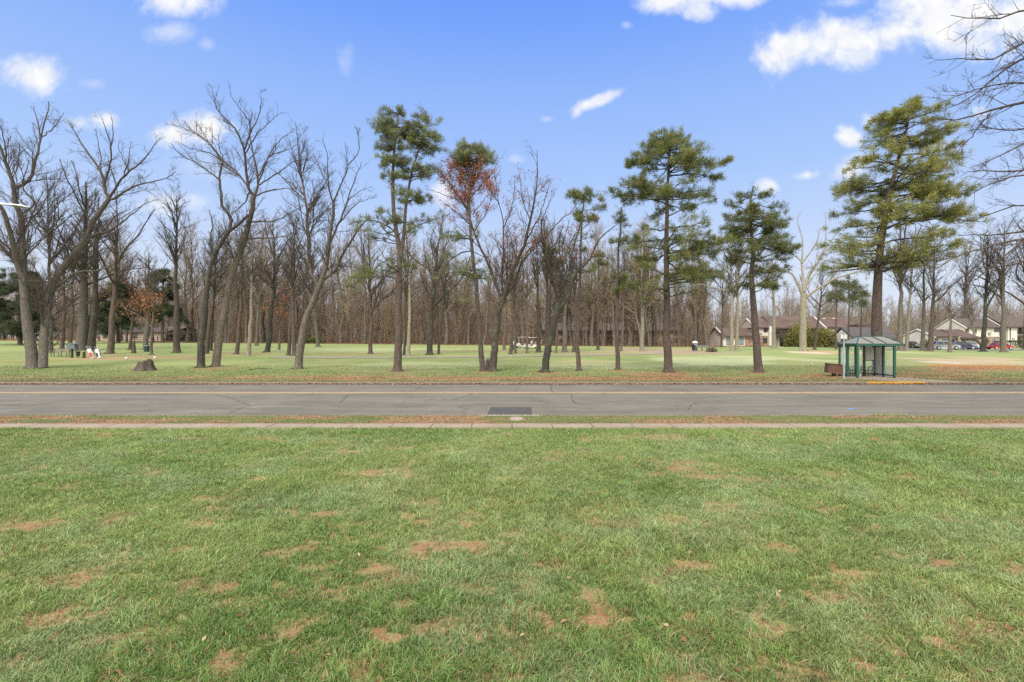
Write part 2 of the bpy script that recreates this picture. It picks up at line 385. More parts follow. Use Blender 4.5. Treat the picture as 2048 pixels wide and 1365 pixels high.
def dead(x, y):
    wx = (fbm(x, y, .5, 131, 3) - .5) * .55; x = x + wx; y = y + (fbm(x, y, .5, 137, 3) - .5) * .3; n = (fbm(x, y, .4, 31, 4) - .5) * 3.4; v = np.zeros_like(np.asarray(x, float))
    n2 = (fbm(x, y, .10, 77, 3) - .5) * 2.6
    for cx, cy, rx, ry, s in DW:
        k = (np.abs(x - cx) < rx * 2.2) & (np.abs(y - cy) < ry * 2.2)
        if not k.any(): continue
        dd = np.sqrt(((x[k] - cx) / rx) ** 2 + ((y[k] - cy) / ry) ** 2) + n[k] + n2[k] * 1.2
        v[k] = np.maximum(v[k], s * sstep(1.12, .3, dd))
    v = np.clip(v * 1.25, 0, 1) * (.5 + .5 * sstep(.34, .52, fbm(x, y, .16, 79, 4)))
    thin = sstep(.56, .78, fbm(x, y, .8, 53, 5)) * .42 * sstep(.4, .6, fbm(x, y, .2, 83, 3))
    return np.clip(np.maximum(v, thin), 0, 1)
def lerp(a, b, t): return np.asarray(a) * (1 - t[:, None]) + np.asarray(b) * t[:, None]
def turf_col(x, y):
    """living grass: fresh green, yellow-green drifts, and pale drifts painted in as sheen"""
    a = sstep(.36, .66, fbm(x, y, 2.4, 9)); b = sstep(.45, .7, fbm(x, y, 1.0, 21)); e = sstep(.5, .72, fbm(x, y, 4.2, 41))
    c = lerp((.138, .222, .052), (.210, .283, .082), a)
    c = lerp(c, (.27, .345, .185), b * .36)  # pale drifts paint a whitish sheen into the grass colour
    return lerp(c, (.25, .285, .10), e * .3)
def lawn_col(x, y):
    dd = dead(x, y)
    return lerp(lerp((.10, .115, .04), turf_col(x, y), np.full(len(x), .5)), (.21, .125, .066), dd * .9)
LAWN = vcol('lawn_soil', .95, .45, 45)
sheet('lawn', axis(-19, 19, .12, 1500), np.concatenate([[-60, -20, -5], np.arange(2.2, Y_WALK0 + .001, .12), [Y_WALK0]]), lambda x, y: ground(x, y) - .004 * (y > 14.6), LAWN, lawn_col)

# concrete pavement with joints
m, nt_, b = newmat('pavement_concrete'); v = coord(nt_)
f = noise(nt_, v, 1.3, 8, .65); f2 = noise(nt_, v, 40, 5, .6)
c = ramp(nt_, f, [(.3, (.20, .154, .116)), (.7, (.27, .213, .162))])
c = mixc(nt_, c, ramp(nt_, f2, [(.3, (.8,) * 3), (.7, (1.1,) * 3)]), 1.0, 'MULTIPLY'); nt_.links.new(c, b.inputs['Base Color']); b.inputs['Roughness'].default_value = .9
bump(nt_, b, f2, .3, .01)
bm = B(); box(bm, -1500, -24.4, Y_WALK0, Y_WALK1, -.08, .015)
for k in range(-20, 20): box(bm, k * 1.22 + .012, k * 1.22 + 1.208, Y_WALK0, Y_WALK1, -.08, .018 + .006 * random.random())
box(bm, 24.4, 1500, Y_WALK0, Y_WALK1, -.08, .015)
tag(bobj('pavement', bm, m, bevel=0), kind='structure')
bm = B(); box(bm, -1500, 1500, Y_WALK0 + .01, Y_WALK1 - .01, -.12, .004)
tag(bobj('pavement_base', bm, simple('joint_soil', (.06, .045, .03))), kind='structure')

# verge between pavement and road
def verge_col(x, y):
    n = fbm(x, y * 1.6, 1.7, 61); n2 = fbm(x, y, .35, 63)
    t = sstep(.40, .60, n * .7 + n2 * .3)
    edge = np.maximum(sstep(Y_WALK1 + .3, Y_WALK1, y), 0)
    return lerp(lerp((.10, .12, .04), (.21, .125, .066), t), (.17, .075, .03), edge * .9)
sheet('verge', axis(-22, 22, .15, 1500), np.linspace(Y_WALK1, Y_CURB, 14), lambda x, y: .004 + .016 * fbm(x, y, .5, 71) * sstep(Y_WALK1, Y_WALK1 + .2, y), vcol('verge_soil', .95, .5, 30), verge_col)

# kerbs
KERB = simple('kerb_concrete', (.19, .16, .13), .9, .35, 2.5, bumpy=.4)
bm = B()
for k in range(-26, 26):
    box(bm, k * 1.5, k * 1.5 + 1.49, Y_CURB, Y_ROAD0, -.3, -.01 + .012 * random.random())
tag(bobj('near_kerb', bm, KERB), kind='structure')
bm = B(); KX0, KX1 = P(1735, 765, 30)[0], P(1850, 765, 30)[0]
k = -60.0
while k < 60:
    e = k + 3.0
    if not (k > KX0 - 3 and k < KX1): box(bm, k, e - .012, Y_ROAD1, Y_ROAD1 + .16, -.3, .012 + .01 * random.random())
    k = e
for a, c in ((-1500, -60), (60, 1500)): box(bm, a, c, Y_ROAD1, Y_ROAD1 + .16, -.3, .01)
k0 = -60 + 3 * math.floor((KX0 - 3 + 60) / 3) + 3; k1 = -60 + 3 * math.ceil((KX1 + 60) / 3)
if k0 < KX0: box(bm, k0, KX0 - .01, Y_ROAD1, Y_ROAD1 + .16, -.3, .014)
if k1 > KX1: box(bm, KX1 + .01, k1 - .012, Y_ROAD1, Y_ROAD1 + .16, -.3, .014)
tag(bobj('far_kerb', bm, KERB), kind='structure')
bm = B(); box(bm, KX0, (KX0 + KX1) / 2 - .006, Y_ROAD1 - .005, Y_ROAD1 + .17, -.3, .024); box(bm, (KX0 + KX1) / 2 + .006, KX1, Y_ROAD1 - .005, Y_ROAD1 + .17, -.3, .022)
tag(bobj('painted_kerb', bm, simple('yellow_kerb_paint', (.48, .24, .02), .7, .3, 4, c2=(.56, .31, .04)), bevel=.02), 'kerb painted orange yellow in front of the bus shelter', 'kerb')

# asphalt
m, nt_, b = newmat('asphalt'); v = coord(nt_)
vs = coord(nt_, (.12, 1, 1))
f = noise(nt_, v, .5, 8, .65); f2 = noise(nt_, v, 60, 5, .65); st = noise(nt_, vs, 1.6, 6, .6)
c = ramp(nt_, f, [(.3, (.111, .103, .087)), (.7, (.148, .136, .115))])
c = mixc(nt_, c, ramp(nt_, st, [(.3, (.80,) * 3), (.7, (1.17,) * 3)]), 1.0, 'MULTIPLY')
c = mixc(nt_, c, ramp(nt_, f2, [(.25, (.72,) * 3), (.75, (1.26,) * 3)]), 1.0, 'MULTIPLY')
wv = N(nt_, 'ShaderNodeVectorMath', operation='ADD'); nt_.links.new(v, wv.inputs[0])
dn = N(nt_, 'ShaderNodeTexNoise', Scale=1.2, Detail=6, Roughness=.7); nt_.links.new(v, dn.inputs['Vector'])
ds = N(nt_, 'ShaderNodeVectorMath', operation='SCALE'); ds.inputs['Scale'].default_value = 1.3; nt_.links.new(dn.outputs[1], ds.inputs[0]); nt_.links.new(ds.outputs[0], wv.inputs[1])
vo = N(nt_, 'ShaderNodeTexVoronoi', Scale=.22); vo.feature = 'DISTANCE_TO_EDGE'; nt_.links.new(wv.outputs[0], vo.inputs['Vector'])
ck = ramp(nt_, vo.outputs[0], [(.0, (1,) * 3), (.010, (0,) * 3)])
ckm = mixc(nt_, ck, ramp(nt_, noise(nt_, v, .35, 3), [(.42, (0,) * 3), (.6, (1,) * 3)]), 1.0, 'MULTIPLY')
ckm = mixc(nt_, (0, 0, 0), ckm, .55); c = mixc(nt_, c, (.03, .027, .023), ckm)
pale = ramp(nt_, vo.outputs[0], [(.010, (0,) * 3), (.02, (.22,) * 3), (.05, (0,) * 3)])
c = mixc(nt_, c, (.22, .20, .165), mixc(nt_, pale, ramp(nt_, noise(nt_, v, .5, 3), [(.5, (0,) * 3), (.65, (1,) * 3)]), 1.0, 'MULTIPLY'))
nt_.links.new(c, b.inputs['Base Color']); b.inputs['Roughness'].default_value = .95; b.inputs['Specular IOR Level'].default_value = .2; bump(nt_, b, f2, .35, .01)
xs = axis(-40, 40, 1, 1500); ysr = np.linspace(Y_ROAD0, Y_ROAD1, 12)
sheet('road', xs, ysr, lambda x, y: Z_ROAD + .06 * np.sin(np.clip((y - Y_ROAD0) / (Y_ROAD1 - Y_ROAD0), 0, 1) * np.pi) * 0 + 0 * x, m)
ZR = Z_ROAD
# centre line, worn
m, nt_, b = newmat('worn_yellow_line'); v = coord(nt_)
f = noise(nt_, v, 5, 8, .75)
nt_.links.new(ramp(nt_, f, [(.30, (.15, .13, .10)), (.46, (.44, .28, .13)), (.8, (.53, .37, .20))]), b.inputs['Base Color']); b.inputs['Roughness'].default_value = .8
for dy, w_ in ((25.22, .16), (25.54, .16)):
    bm = B(); poly(bm, [(-700, dy, ZR + .004), (700, dy, ZR + .004), (700, dy + w_, ZR + .004), (-700, dy + w_, ZR + .004)])
    tag(bobj('road_marking', bm, m), kind='structure')
# crack lines and pale sealed seams traced on the road
def strip(pts, wd, z, mat, name):
    pts = resample([P_road(px, py) for px, py in pts], max(8, len(pts) * 8), .03); bm = B(); pv = None
    for i, p in enumerate(pts):
        t = pts[min(i + 1, len(pts) - 1)] - pts[max(i - 1, 0)]; s = np.array([-t[1], t[0], 0]); s /= np.linalg.norm(s) + 1e-9
        ww = wd * random.uniform(.35, 1) * (.3 if i in (0, len(pts) - 1) else 1)
        a = bm.verts.new((*(p + s * ww)[:2], z)); c_ = bm.verts.new((*(p - s * ww)[:2], z))
        if pv: bm.faces.new((pv[0], a, c_, pv[1]))
        pv = (a, c_)
    return tag(bobj(name, bm, mat), kind='structure')
def P_road(px, py):
    Y = (CZ - ZR) / ((py - HY) / F); return np.array([(px - CX) / F * Y, Y, ZR])
CRK = simple('crack_tar', (.03, .027, .023)); SEAM = simple('pale_seam', (.20, .18, .15), .9, .4, 3)
for pts in ([(455, 828), (500, 812), (560, 809), (640, 813), (760, 813)], [(905, 800), (940, 790), (945, 786)], [(500, 812), (460, 796), (430, 790)], [(1100, 771), (1108, 786), (1140, 789), (1142, 796)], [(1142, 796), (1155, 808), (1200, 812)],
            [(0, 811), (90, 814), (160, 810), (300, 812)], [(680, 806), (690, 797), (695, 790)], [(1375, 820), (1395, 806), (1460, 803)], [(780, 813), (900, 811), (1020, 810), (1130, 808), (1260, 806)], [(1700, 808), (1850, 800), (2048, 806)]):
    strip(pts, .019, ZR + .006, CRK, 'road_crack')
for pts in ([(500, 812), (520, 818), (580, 819)], [(818, 801), (850, 799), (892, 799)], [(1110, 817), (1150, 821)], [(1180, 812), (1240, 807), (1330, 803)], [(1395, 800), (1520, 797), (1600, 803)], [(240, 797), (262, 795)], [(1655, 826), (1690, 830)]):
    strip(pts, .06, ZR + .005, SEAM, 'road_seam')
bm = B(); poly(bm, [tuple(P_road(px, py)[:2]) + (ZR + .008,) for px, py in ((972, 835.5), (1064, 835.5), (1063, 815), (982, 815))])
m, nt_, b = newmat('patch_asphalt'); v = coord(nt_); f2 = noise(nt_, v, 70, 4, .6); f = noise(nt_, v, 2.5, 6)
nt_.links.new(mixc(nt_, ramp(nt_, f, [(.3, (.034, .033, .031)), (.7, (.058, .055, .052))]), ramp(nt_, f2, [(.3, (.7,) * 3), (.7, (1.3,) * 3)]), 1.0, 'MULTIPLY'), b.inputs['Base Color']); b.inputs['Roughness'].default_value = .9; bump(nt_, b, f2, .5, .01)
tag(bobj('road_patch', bm, m), kind='structure')
bm = B(); pts = [P_road(1703, 818) + np.array([.11 * math.cos(a) * random.uniform(.5, 1.2), .17 * math.sin(a) * random.uniform(.5, 1.2), 0]) for a in np.linspace(0, 2 * math.pi, 12, endpoint=False)]
poly(bm, [(p[0], p[1], ZR + .007) for p in pts])
tag(bobj('road_paint_mark', bm, simple('blue_marking_paint', (.08, .22, .75), .6, .3, 12)), kind='structure')

# golf course beyond the road
BARE = [(1960, 724, 105, 9, (.33, .25, .16)), (1990, 735, 130, 6, (.30, .14, .055)), (1880, 725, 40, 4, (.36, .30, .235)), (1970, 717, 70, 3, (.33, .24, .15)), (1690, 706, 45, 4, (.36, .22, .13)), (1620, 706, 36, 3, (.46, .34, .26)), (1320, 703, 120, 7, (.27, .20, .135)), (1400, 706, 110, 4, (.25, .185, .13)), (1210, 708, 110, 4, (.22, .185, .10)), (1180, 725, 110, 5, (.27, .24, .12)), (320, 714, 130, 4, (.2, .15, .075)), (1000, 703, 200, 3, (.20, .17, .085)), (480, 708, 70, 4, (.2, .16, .08)), (700, 709, 110, 3, (.2, .155, .08)), (210, 718, 200, 3, (.25, .18, .09)),
        (60, 724, 60, 5, (.17, .16, .05))]
FROST = [(1420, 722, 130, 8, .5), (1520, 716, 90, 5, .4), (1650, 722, 60, 3, .4), (1790, 696 + 8, 40, 3, .3), (760, 700, 250, 4, .3), (1240, 733, 260, 6, .35), (860, 730, 160, 8, .3)]
NEED = [(1337, 747, 85, 7), (1337, 752, 130, 5), (1236, 742, 30, 3), (1518, 747, 35, 3), (1090, 747, 40, 4), (970, 744, 30, 3), (795, 744, 30, 3), (1760, 752, 90, 5), (1640, 752, 70, 5), (1000, 758, 700, 5), (1330, 758, 300, 6), (1660, 756, 60, 4), (730, 755, 180, 5), (1880, 748, 90, 5), (1950, 742, 150, 5), (430, 738, 60, 3), (600, 755, 250, 4), (1900, 756, 140, 4)]
def wpatch(L):
    o = []
    for px, py, rw, rh, *s in L:
        c = hit(px, py); a = hit(px, py - rh); e = hit(px, py + rh)
        o.append((c[0], (a[1] + e[1]) / 2, rw / F * c[1], max(.6, (a[1] - e[1]) / 2), *s))
    return o
BW, FW, NW = wpatch(BARE), wpatch(FROST), wpatch(NEED)
def ell(x, y, cx, cy, rx, ry, n, soft=.55): return sstep(1.1, soft, np.sqrt(((x - cx) / rx) ** 2 + ((y - cy) / ry) ** 2) + n)
def wood_edge(x): return 101 + 4 * (fbm(x, 0 * x, 25, 91) - .5) + sstep(35, 60, x) * 12 + sstep(-50, -90, x) * 6
def field_col(x, y):
    n = (fbm(x, y, 3.5, 15) - .5) * 1.2; n2 = (fbm(x, y, 1.1, 19) - .5) * 1.6
    a = sstep(.35, .65, fbm(x, y, 8, 23)); b_ = sstep(.4, .68, fbm(x, y, 2.2, 25))
    c = lerp((.145, .185, .058), (.19, .225, .078), a)
    c = lerp(c, (.23, .21, .095), b_ * .5)
    c = lerp(c, (.20, .245, .088), sstep(60, 75, y) * .6)                       # brighter mown turf farther off
    for cx, cy, rx, ry, s in FW: c = lerp(c, (.37, .39, .24), ell(x, y, cx, cy, rx, ry, n) * s)
    for cx, cy, rx, ry, k in BW: c = lerp(c, k, ell(x, y, cx, cy, rx, ry, n) * .85)
    verge = sstep(37, 31, y + n * 2.5)
    c = lerp(c, (.20, .165, .085), verge * .5)
    need = np.zeros(len(x))
    for cx, cy, rx, ry in NW: need = np.maximum(need, ell(x, y, cx, cy, rx, ry, n2 * 1.2, .3))
    c = lerp(c, (.24, .125, .062), np.clip(need * .75 * sstep(.3, .6, fbm(x, y, .9, 29) + need * .25), 0, 1))
    we = wood_edge(x) + n * 2
    litter = sstep(-2, 3, y - we) * sstep(70, 55, x)
    c = lerp(c, (.22, .105, .055), litter)
    c = lerp(c, (.24, .10, .045), sstep(-1, 1.5, y - we) * sstep(9, 3, y - we) * sstep(-35, -20, x) * sstep(45, 25, x) * .8)
    return c
FIELD = vcol('course_turf', .95, .25, 5)
sheet('golf_course', axis(-75, 75, .4, 1800), np.concatenate([np.arange(Y_ROAD1 + .16, 60, .3), np.arange(60, 132, .7), [135, 150, 175, 200, 300, 600, 1500]]), lambda x, y: ground(x, y), FIELD, field_col)
bm = B(); prev = None                                     # cart path across the course
for px in np.linspace(540, 1330, 60):
    py = 715.5 - 8.0 * max(0, (px - 900) / 430) ** 1.4 + .6 * math.sin(px / 90); h = hit(px, py)
    a = bm.verts.new((h[0], h[1] - .9, gz(h[0], h[1] - .9) + .035)); c_ = bm.verts.new((h[0], h[1] + .9, gz(h[0], h[1] + .9) + .035))
    if prev: bm.faces.new((prev[0], a, c_, prev[1]))
    prev = (a, c_)
tag(bobj('cart_path', bm, simple('path_asphalt', (.215, .185, .155), .9, .25, 1.2)), kind='structure')
# car park lane by the houses on the right
bm = B(); g0, g1 = 90.5, 99.0
L = [P(1820, 0, 1)[0], P(2120, 0, 1)[0]]
pp = [(L[0] * g0, g0), (L[1] * g0, g0), (L[1] * g1, g1), (L[0] * g1, g1)]
for i in range(24):
    t0, t1 = i / 24, (i + 1) / 24; xa, xb = pp[0][0] + (pp[1][0] - pp[0][0]) * t0, pp[0][0] + (pp[1][0] - pp[0][0]) * t1
    for j in range(8):
        ya, yb = g0 + (g1 - g0) * j / 8, g0 + (g1 - g0) * (j + 1) / 8
        poly(bm, [(x_, y_, gz(x_, y_) + .05) for x_, y_ in ((xa, ya), (xb, ya), (xb, yb), (xa, yb))])
bmesh.ops.remove_doubles(bm, verts=bm.verts, dist=.001)
tag(bobj('parking_lane', bm, simple('lane_asphalt', (.17, .165, .165), .9, .2, .8)), kind='structure')

# ------------------------------------------------------------------ grass, leaves: countless, so each is one object
def blades(rng, x, y, z, h, wd, lean, cols, name, label, cat='grass', flat=None):
    M = len(x); a = rng.uniform(0, 2 * np.pi, M); s = np.stack([np.cos(a), np.sin(a), 0 * a], 1) * (wd * .5)[:, None]
    b = np.stack([x, y, z], 1); up = np.array([0, 0, 1.])
    lv = np.stack([lean[:, 0], lean[:, 1], 0 * x], 1)
    fl = np.ones((M, 1)) if flat is None else flat[:, None]
    mid = b + (up * .62 * fl + lv * .30) * h[:, None]; tip = b + (up * .86 * fl + lv) * h[:, None]
    V = np.stack([b - s, b + s, mid + s * .8, mid - s * .8, tip], 1).reshape(-1, 3)
    i = np.arange(M)[:, None] * 5
    Q = i + np.array([[0, 1, 2, 3]]); T = i + np.array([[3, 2, 4]])
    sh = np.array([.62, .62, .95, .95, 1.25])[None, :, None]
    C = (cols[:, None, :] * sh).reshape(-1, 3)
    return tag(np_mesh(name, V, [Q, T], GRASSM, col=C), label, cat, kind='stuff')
def scatter_lawn(Mn):
    rng = RNG; y = 3.1 * (14.74 / 3.1) ** rng.random(Mn); x = (rng.random(Mn) * 2 - 1) * (1.12 * y + 2.6)   # even per screen area along y
    dd = dead(x, y); keep = rng.random(Mn) > dd * .62
    x, y, dd = x[keep], y[keep], dd[keep]; M = len(x)
    cl = fbm(x, y, .30, 101, 3); cl2 = fbm(x, y, 1.3, 103, 3); ang = fbm(x, y, .45, 107, 3) * 16
    h = (.030 + .060 * cl + .030 * sstep(.45, .75, cl2)) * rng.uniform(.55, 1.4, M)
    lean = np.stack([np.cos(ang), np.sin(ang)], 1) * .28 + rng.normal(0, .5, (M, 2)); straw = (rng.random(M) < .10 + .85 * dd); lying = straw & (rng.random(M) < .25 + .75 * dd); lean[lying] = unit(lean[lying]) * rng.uniform(.7, 1.2, (int(lying.sum()), 1)); fl = np.where(lying, rng.uniform(.1, .4, M), 1.0) * (1 - .25 * dd)
    c = turf_col(x, y) * (rng.uniform(.72, 1.3, M) * (.78 + .5 * cl))[:, None]
    sc = np.array([[.42, .265, .145]]) * rng.uniform(.55, 1.15, (M, 1)); ora = rng.random(M) < .6 * dd
    sc[ora] = np.array([.36, .15, .07])
    c[straw] = sc[straw]
    pale = rng.random(M) < .09; c[pale] = c[pale] * .6 + np.array([.19, .22, .145])
    wd = .0048 + .00048 * y
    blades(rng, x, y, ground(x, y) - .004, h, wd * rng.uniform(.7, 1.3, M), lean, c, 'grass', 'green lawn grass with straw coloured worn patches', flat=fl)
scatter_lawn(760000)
def scatter_strip(Mn, y0, y1, name, label, hh, seed):
    rng = np.random.default_rng(seed); y = rng.uniform(y0, y1, Mn); x = (rng.random(Mn) * 2 - 1) * (1.1 * y + 1)
    t = sstep(.42, .62, fbm(x, y * 1.6, 1.7, 61) * .7 + fbm(x, y, .35, 63) * .3); keep = (rng.random(Mn) > t * .75) & (np.hypot(x - .15, y - 16.35) > .3)
    x, y = x[keep], y[keep]; M = len(x); c = turf_col(x, y) * rng.uniform(.7, 1.25, (M, 1)); st = rng.random(M) < .3
    c[st] = np.array([.33, .22, .11]) * rng.uniform(.6, 1.1, (int(st.sum()), 1))
    z = .003 + .016 * fbm(x, y, .5, 71)
    blades(rng, x, y, z, hh * rng.uniform(.5, 1.4, M) * (.6 + .8 * fbm(x, y, .6, 65)), np.full(M, .012), rng.normal(0, .45, (M, 2)), c, name, label)
scatter_strip(60000, Y_WALK1 + .05, Y_CURB + .04, 'verge_grass', 'patchy grass of the narrow strip between pavement and road', .026, 3)
# tufts spilling over the near kerb
rng = np.random.default_rng(5); M = 9000; x = rng.uniform(-20, 20, M); k = fbm(x, 0 * x, 1.2, 67) > .58; x = x[k]; M = len(x)
blades(rng, x, Y_CURB + .02 + .12 * rng.random(M), np.full(M, -.01), rng.uniform(.015, .05, M) * (1 + 1.5 * (fbm(x, 0 * x, 2.5, 68) > .6)), np.full(M, .012), np.stack([rng.normal(0, .4, M), rng.uniform(0, .9, M)], 1), turf_col(x, x * 0 + 17) * rng.uniform(.7, 1.2, (M, 1)), 'kerb_grass', 'grass tufts spilling over the near kerb onto the road')
# short turf just across the road
rng = np.random.default_rng(6); M = 150000; y = 30.2 + 16 * rng.random(M) ** 1.5; x = (rng.random(M) * 2 - 1) * 1.1 * y
n2 = (fbm(x, y, 1.1, 19) - .5) * 1.6; need = np.zeros(M)
for cx, cy, rx, ry in NW: need = np.maximum(need, ell(x, y, cx, cy, rx, ry, n2 * 1.2, .3))
k = rng.random(M) > need * .6; x, y = x[k], y[k]; M = len(x)
c = field_col(x, y) * rng.uniform(.8, 1.12, (M, 1))
blades(rng, x, y, ground(x, y) - .005, rng.uniform(.03, .085, M) * (.5 + fbm(x, y, 1.5, 69)), np.full(M, .022), rng.normal(0, .5, (M, 2)), c, 'course_grass', 'short grass of the golf course edge across the road')
def leaf_litter(name, label, x, y, z, size, base, seed, flat=True):
    rng = np.random.default_rng(seed); M = len(x)
    pal = np.array([(.26, .125, .06), (.34, .20, .11), (.20, .09, .045), (.40, .27, .17), (.15, .08, .05)]); c = pal[rng.integers(0, 5, M)] * rng.uniform(.7, 1.2, (M, 1))
    a = rng.uniform(0, 6.28, M); tl = rng.normal(0, .35, M); u = np.stack([np.cos(a), np.sin(a), tl], 1); v = np.stack([-np.sin(a), np.cos(a), rng.normal(0, .35, M)], 1)
    s = (size * rng.uniform(.5, 1.3, M))[:, None]; C = np.stack([x, y, z], 1)
    V = np.stack([C - u * s * .5, C + v * s * .28 + [0, 0, .004], C + u * s * .5, C - v * s * .28 + [0, 0, .004]], 1).reshape(-1, 3)
    return tag(np_mesh(name, V, [np.arange(4 * M).reshape(-1, 4)], LEAF, col=np.repeat(c, 4, 0)), label, 'leaves', kind='stuff')
rng = np.random.default_rng(8)
M = 9000; x = rng.uniform(-36, 36, M); y = Y_ROAD1 - np.abs(rng.normal(0, .13, M)) - .02
leaf_litter('gutter_leaves', 'brown fallen leaves gathered along the far kerb', x, y, np.full(M, ZR + .02) + rng.random(M) * .08 * np.exp(-(Y_ROAD1 - y) * 8), .10, None, 1)
M = 9000; y = rng.uniform(Y_WALK1 - .02, Y_CURB, M); x = (rng.random(M) * 2 - 1) * 19.5; k = fbm(x, y * 1.6, 1.7, 61) + (y < Y_WALK1 + .15) * .3 > .47; x, y = x[k], y[k]
leaf_litter('verge_leaves', 'rust coloured leaves and needles lying on the narrow verge', x, y, .018 + .016 * fbm(x, y, .5, 71), .055, None, 2)
M = 260; y = 3.5 * (14.6 / 3.5) ** rng.random(M); x = (rng.random(M) * 2 - 1) * 1.1 * y
leaf_litter('lawn_leaves', 'scattered curled brown leaves lying on the front lawn', x, y, ground(x, y) + .055, .062, None, 3)
X, Yv = [], []
for cx, cy, rx, ry in NW:
    m_ = int(min(4200, 60 * rx * ry)); r_ = np.sqrt(rng.random(m_)) * 1.1; a_ = rng.uniform(0, 6.28, m_); X.append(cx + rx * r_ * np.cos(a_)); Yv.append(cy + ry * r_ * np.sin(a_))
x, y = np.concatenate(X), np.concatenate(Yv); k = (y > 30.3) & (fbm(x, y, .9, 29) > .46); x, y = x[k], y[k]
leaf_litter('course_leaves', 'orange pine needles and leaves under the trees along the road', x, y, ground(x, y) + .03, .085, None, 4)
M = 26000; x = rng.uniform(-110, 60, M); y = wood_edge(x) - 1 + np.abs(rng.normal(0, 5, M))
leaf_litter('wood_leaves', 'orange leaf litter along the edge of the wood', x, y, ground(x, y) + .05, .22, None, 5)
# ------------------------------------------------------------------ trees
def crown_levels(rng, sets, d1, d2, d3, l1=(.16, .34), up=.22, ang=(.45, 1.0), wig=.10, sides=(5, 3, 3), T=None, twig_r=.0066, thin=1.0, k1=.0115):
    """three orders of branches on the given stems; returns the tips and the outer twigs"""
    A = []
    for Pt, R, tmin in sets:
        L = np.linalg.norm(np.diff(Pt, axis=1), axis=2).sum()
        A.append(grow(rng, Pt, R, max(1, int(L * d1)), tmin, l1, ang, up, 8, wig, rr=.6, lmin=.8, rmin=.011 * thin, k=k1))
    P1 = np.concatenate([a[0] for a in A]); R1 = np.concatenate([a[1] for a in A])
    L = np.linalg.norm(np.diff(P1, axis=1), axis=2).sum()
    P2, R2 = grow(rng, P1, R1, max(1, int(L * d2)), .15, (.22, .5), ang, up, 6, wig * 1.1, rr=.65, lmin=.45, rmin=.008 * thin)
    L = np.linalg.norm(np.diff(P2, axis=1), axis=2).sum()
    P3, R3 = grow(rng, P2, R2, max(1, int(L * d3)), .1, (.25, .6), (.35, .9), up * .8, 4, wig * 1.1, rr=.7, lmin=.28, rmin=twig_r, end=.6)
    for Pt, R, s in ((P1, R1, sides[0]), (P2, R2, sides[1]), (P3, R3, sides[2])): T.add(Pt, R, s)
    return P1, P2, P3
def stems3d(base, stems, rng, n=14, wig=.0):
    """photo-traced stems -> world polylines standing around the tree's own depth"""
    Y0 = base[1]; done = []; out = []
    for st in stems:
        pts, w0, w1 = st[0], st[1], st[2]; dy = st[3] if len(st) > 3 else None
        ys = Y0; root = not done
        if done:
            best = min(((abs(q[0] - pts[0][0]) + abs(q[1] - pts[0][1]), q) for D in done for q in D), key=lambda t: t[0])
            if best[0] < 22: ys = best[1][2]
            else: root = pts[0][1] > 690
        px = np.array(pts, float); ln = np.linalg.norm(np.diff(px, axis=0), axis=1).sum() / F * Y0
        if dy is None: dy = 0 if root else rng.uniform(.18, .42) * ln * rng.choice([-1, 1])
        p2 = resample(np.c_[px, np.zeros(len(px))], n)[:, :2]
        f = np.linspace(0, 1, n); Y = ys + dy * f ** 1.2
        W = np.stack([(p2[:, 0] - CX) / F * Y, Y, CZ - (p2[:, 1] - HY) / F * Y], 1)
        r = np.linspace(w0, w1, n) * .5 * Y / F
        if root:
            W[0, 2] = gz(W[0, 0], W[0, 1]) - .12
            W = np.insert(W, 1, W[0] + (W[1] - W[0]) * .30, 0); r = np.insert(r, 1, r[0] * 1.02); r[0] *= 1.42
        else:
            W = np.insert(W, 1, (W[0] + W[1]) / 2, 0); r = np.insert(r, 1, (r[0] + r[1]) / 2)
        W[2:-1] += rng.normal(0, .03 + wig, (len(W) - 3, 3))
        done.append(list(zip(p2[:, 0], p2[:, 1], Y))); out.append((W, r, root))
    return out
def roots_flare(T, base, r, rng, k=6):
    A = []
    R = []
    for i in range(k):
        a = i * 2 * math.pi / k + rng.uniform(-.3, .3); L = r * rng.uniform(1.1, 1.9)
        A.append([(base[0] + math.cos(a) * q, base[1] + math.sin(a) * q, base[2] + z) for q, z in ((r * .45, r * 1.5), (r * .85, r * .42), (r * .9 + L * .5, .02), (r + L, -.12))]); R.append([r * .2, r * .3, r * .22, r * .08])
    T.add(A, R, 6)
HERO_N = 0
def hero(name, cat, label, stems, mat, seed, d=(2.2, 3.7, 4.3), up=.2, leaves=None, twig=None, l1=(.16, .34), tmin=(.42, .12), group=None, wig=0, base=None, flare=True):
    rng = np.random.default_rng(seed); base = base or hit(*stems[0][0][0]); o = empty(name, base, label, cat, group)
    S = stems3d(base, stems, rng, wig=wig); T = Tubes(); C = Tubes()
    Pt = np.stack([s[0] for s in S]); R = np.stack([s[1] for s in S]); T.add(Pt, R, 11)
    if flare: roots_flare(T, base, R[0, 2], rng)
    T.build('trunk', mat, o, base)
    rt = np.array([s[2] for s in S]); sets = [(Pt[rt], R[rt], tmin[0])]
    if (~rt).any(): sets.append((Pt[~rt], R[~rt], tmin[1]))
    P1, P2, P3 = crown_levels(rng, sets, *d, l1=l1, up=up, T=C)
    C.build('crown', twig or TWIG, o, base)
    if leaves: leaves(rng, o, base, P1, P2, P3)
    return o
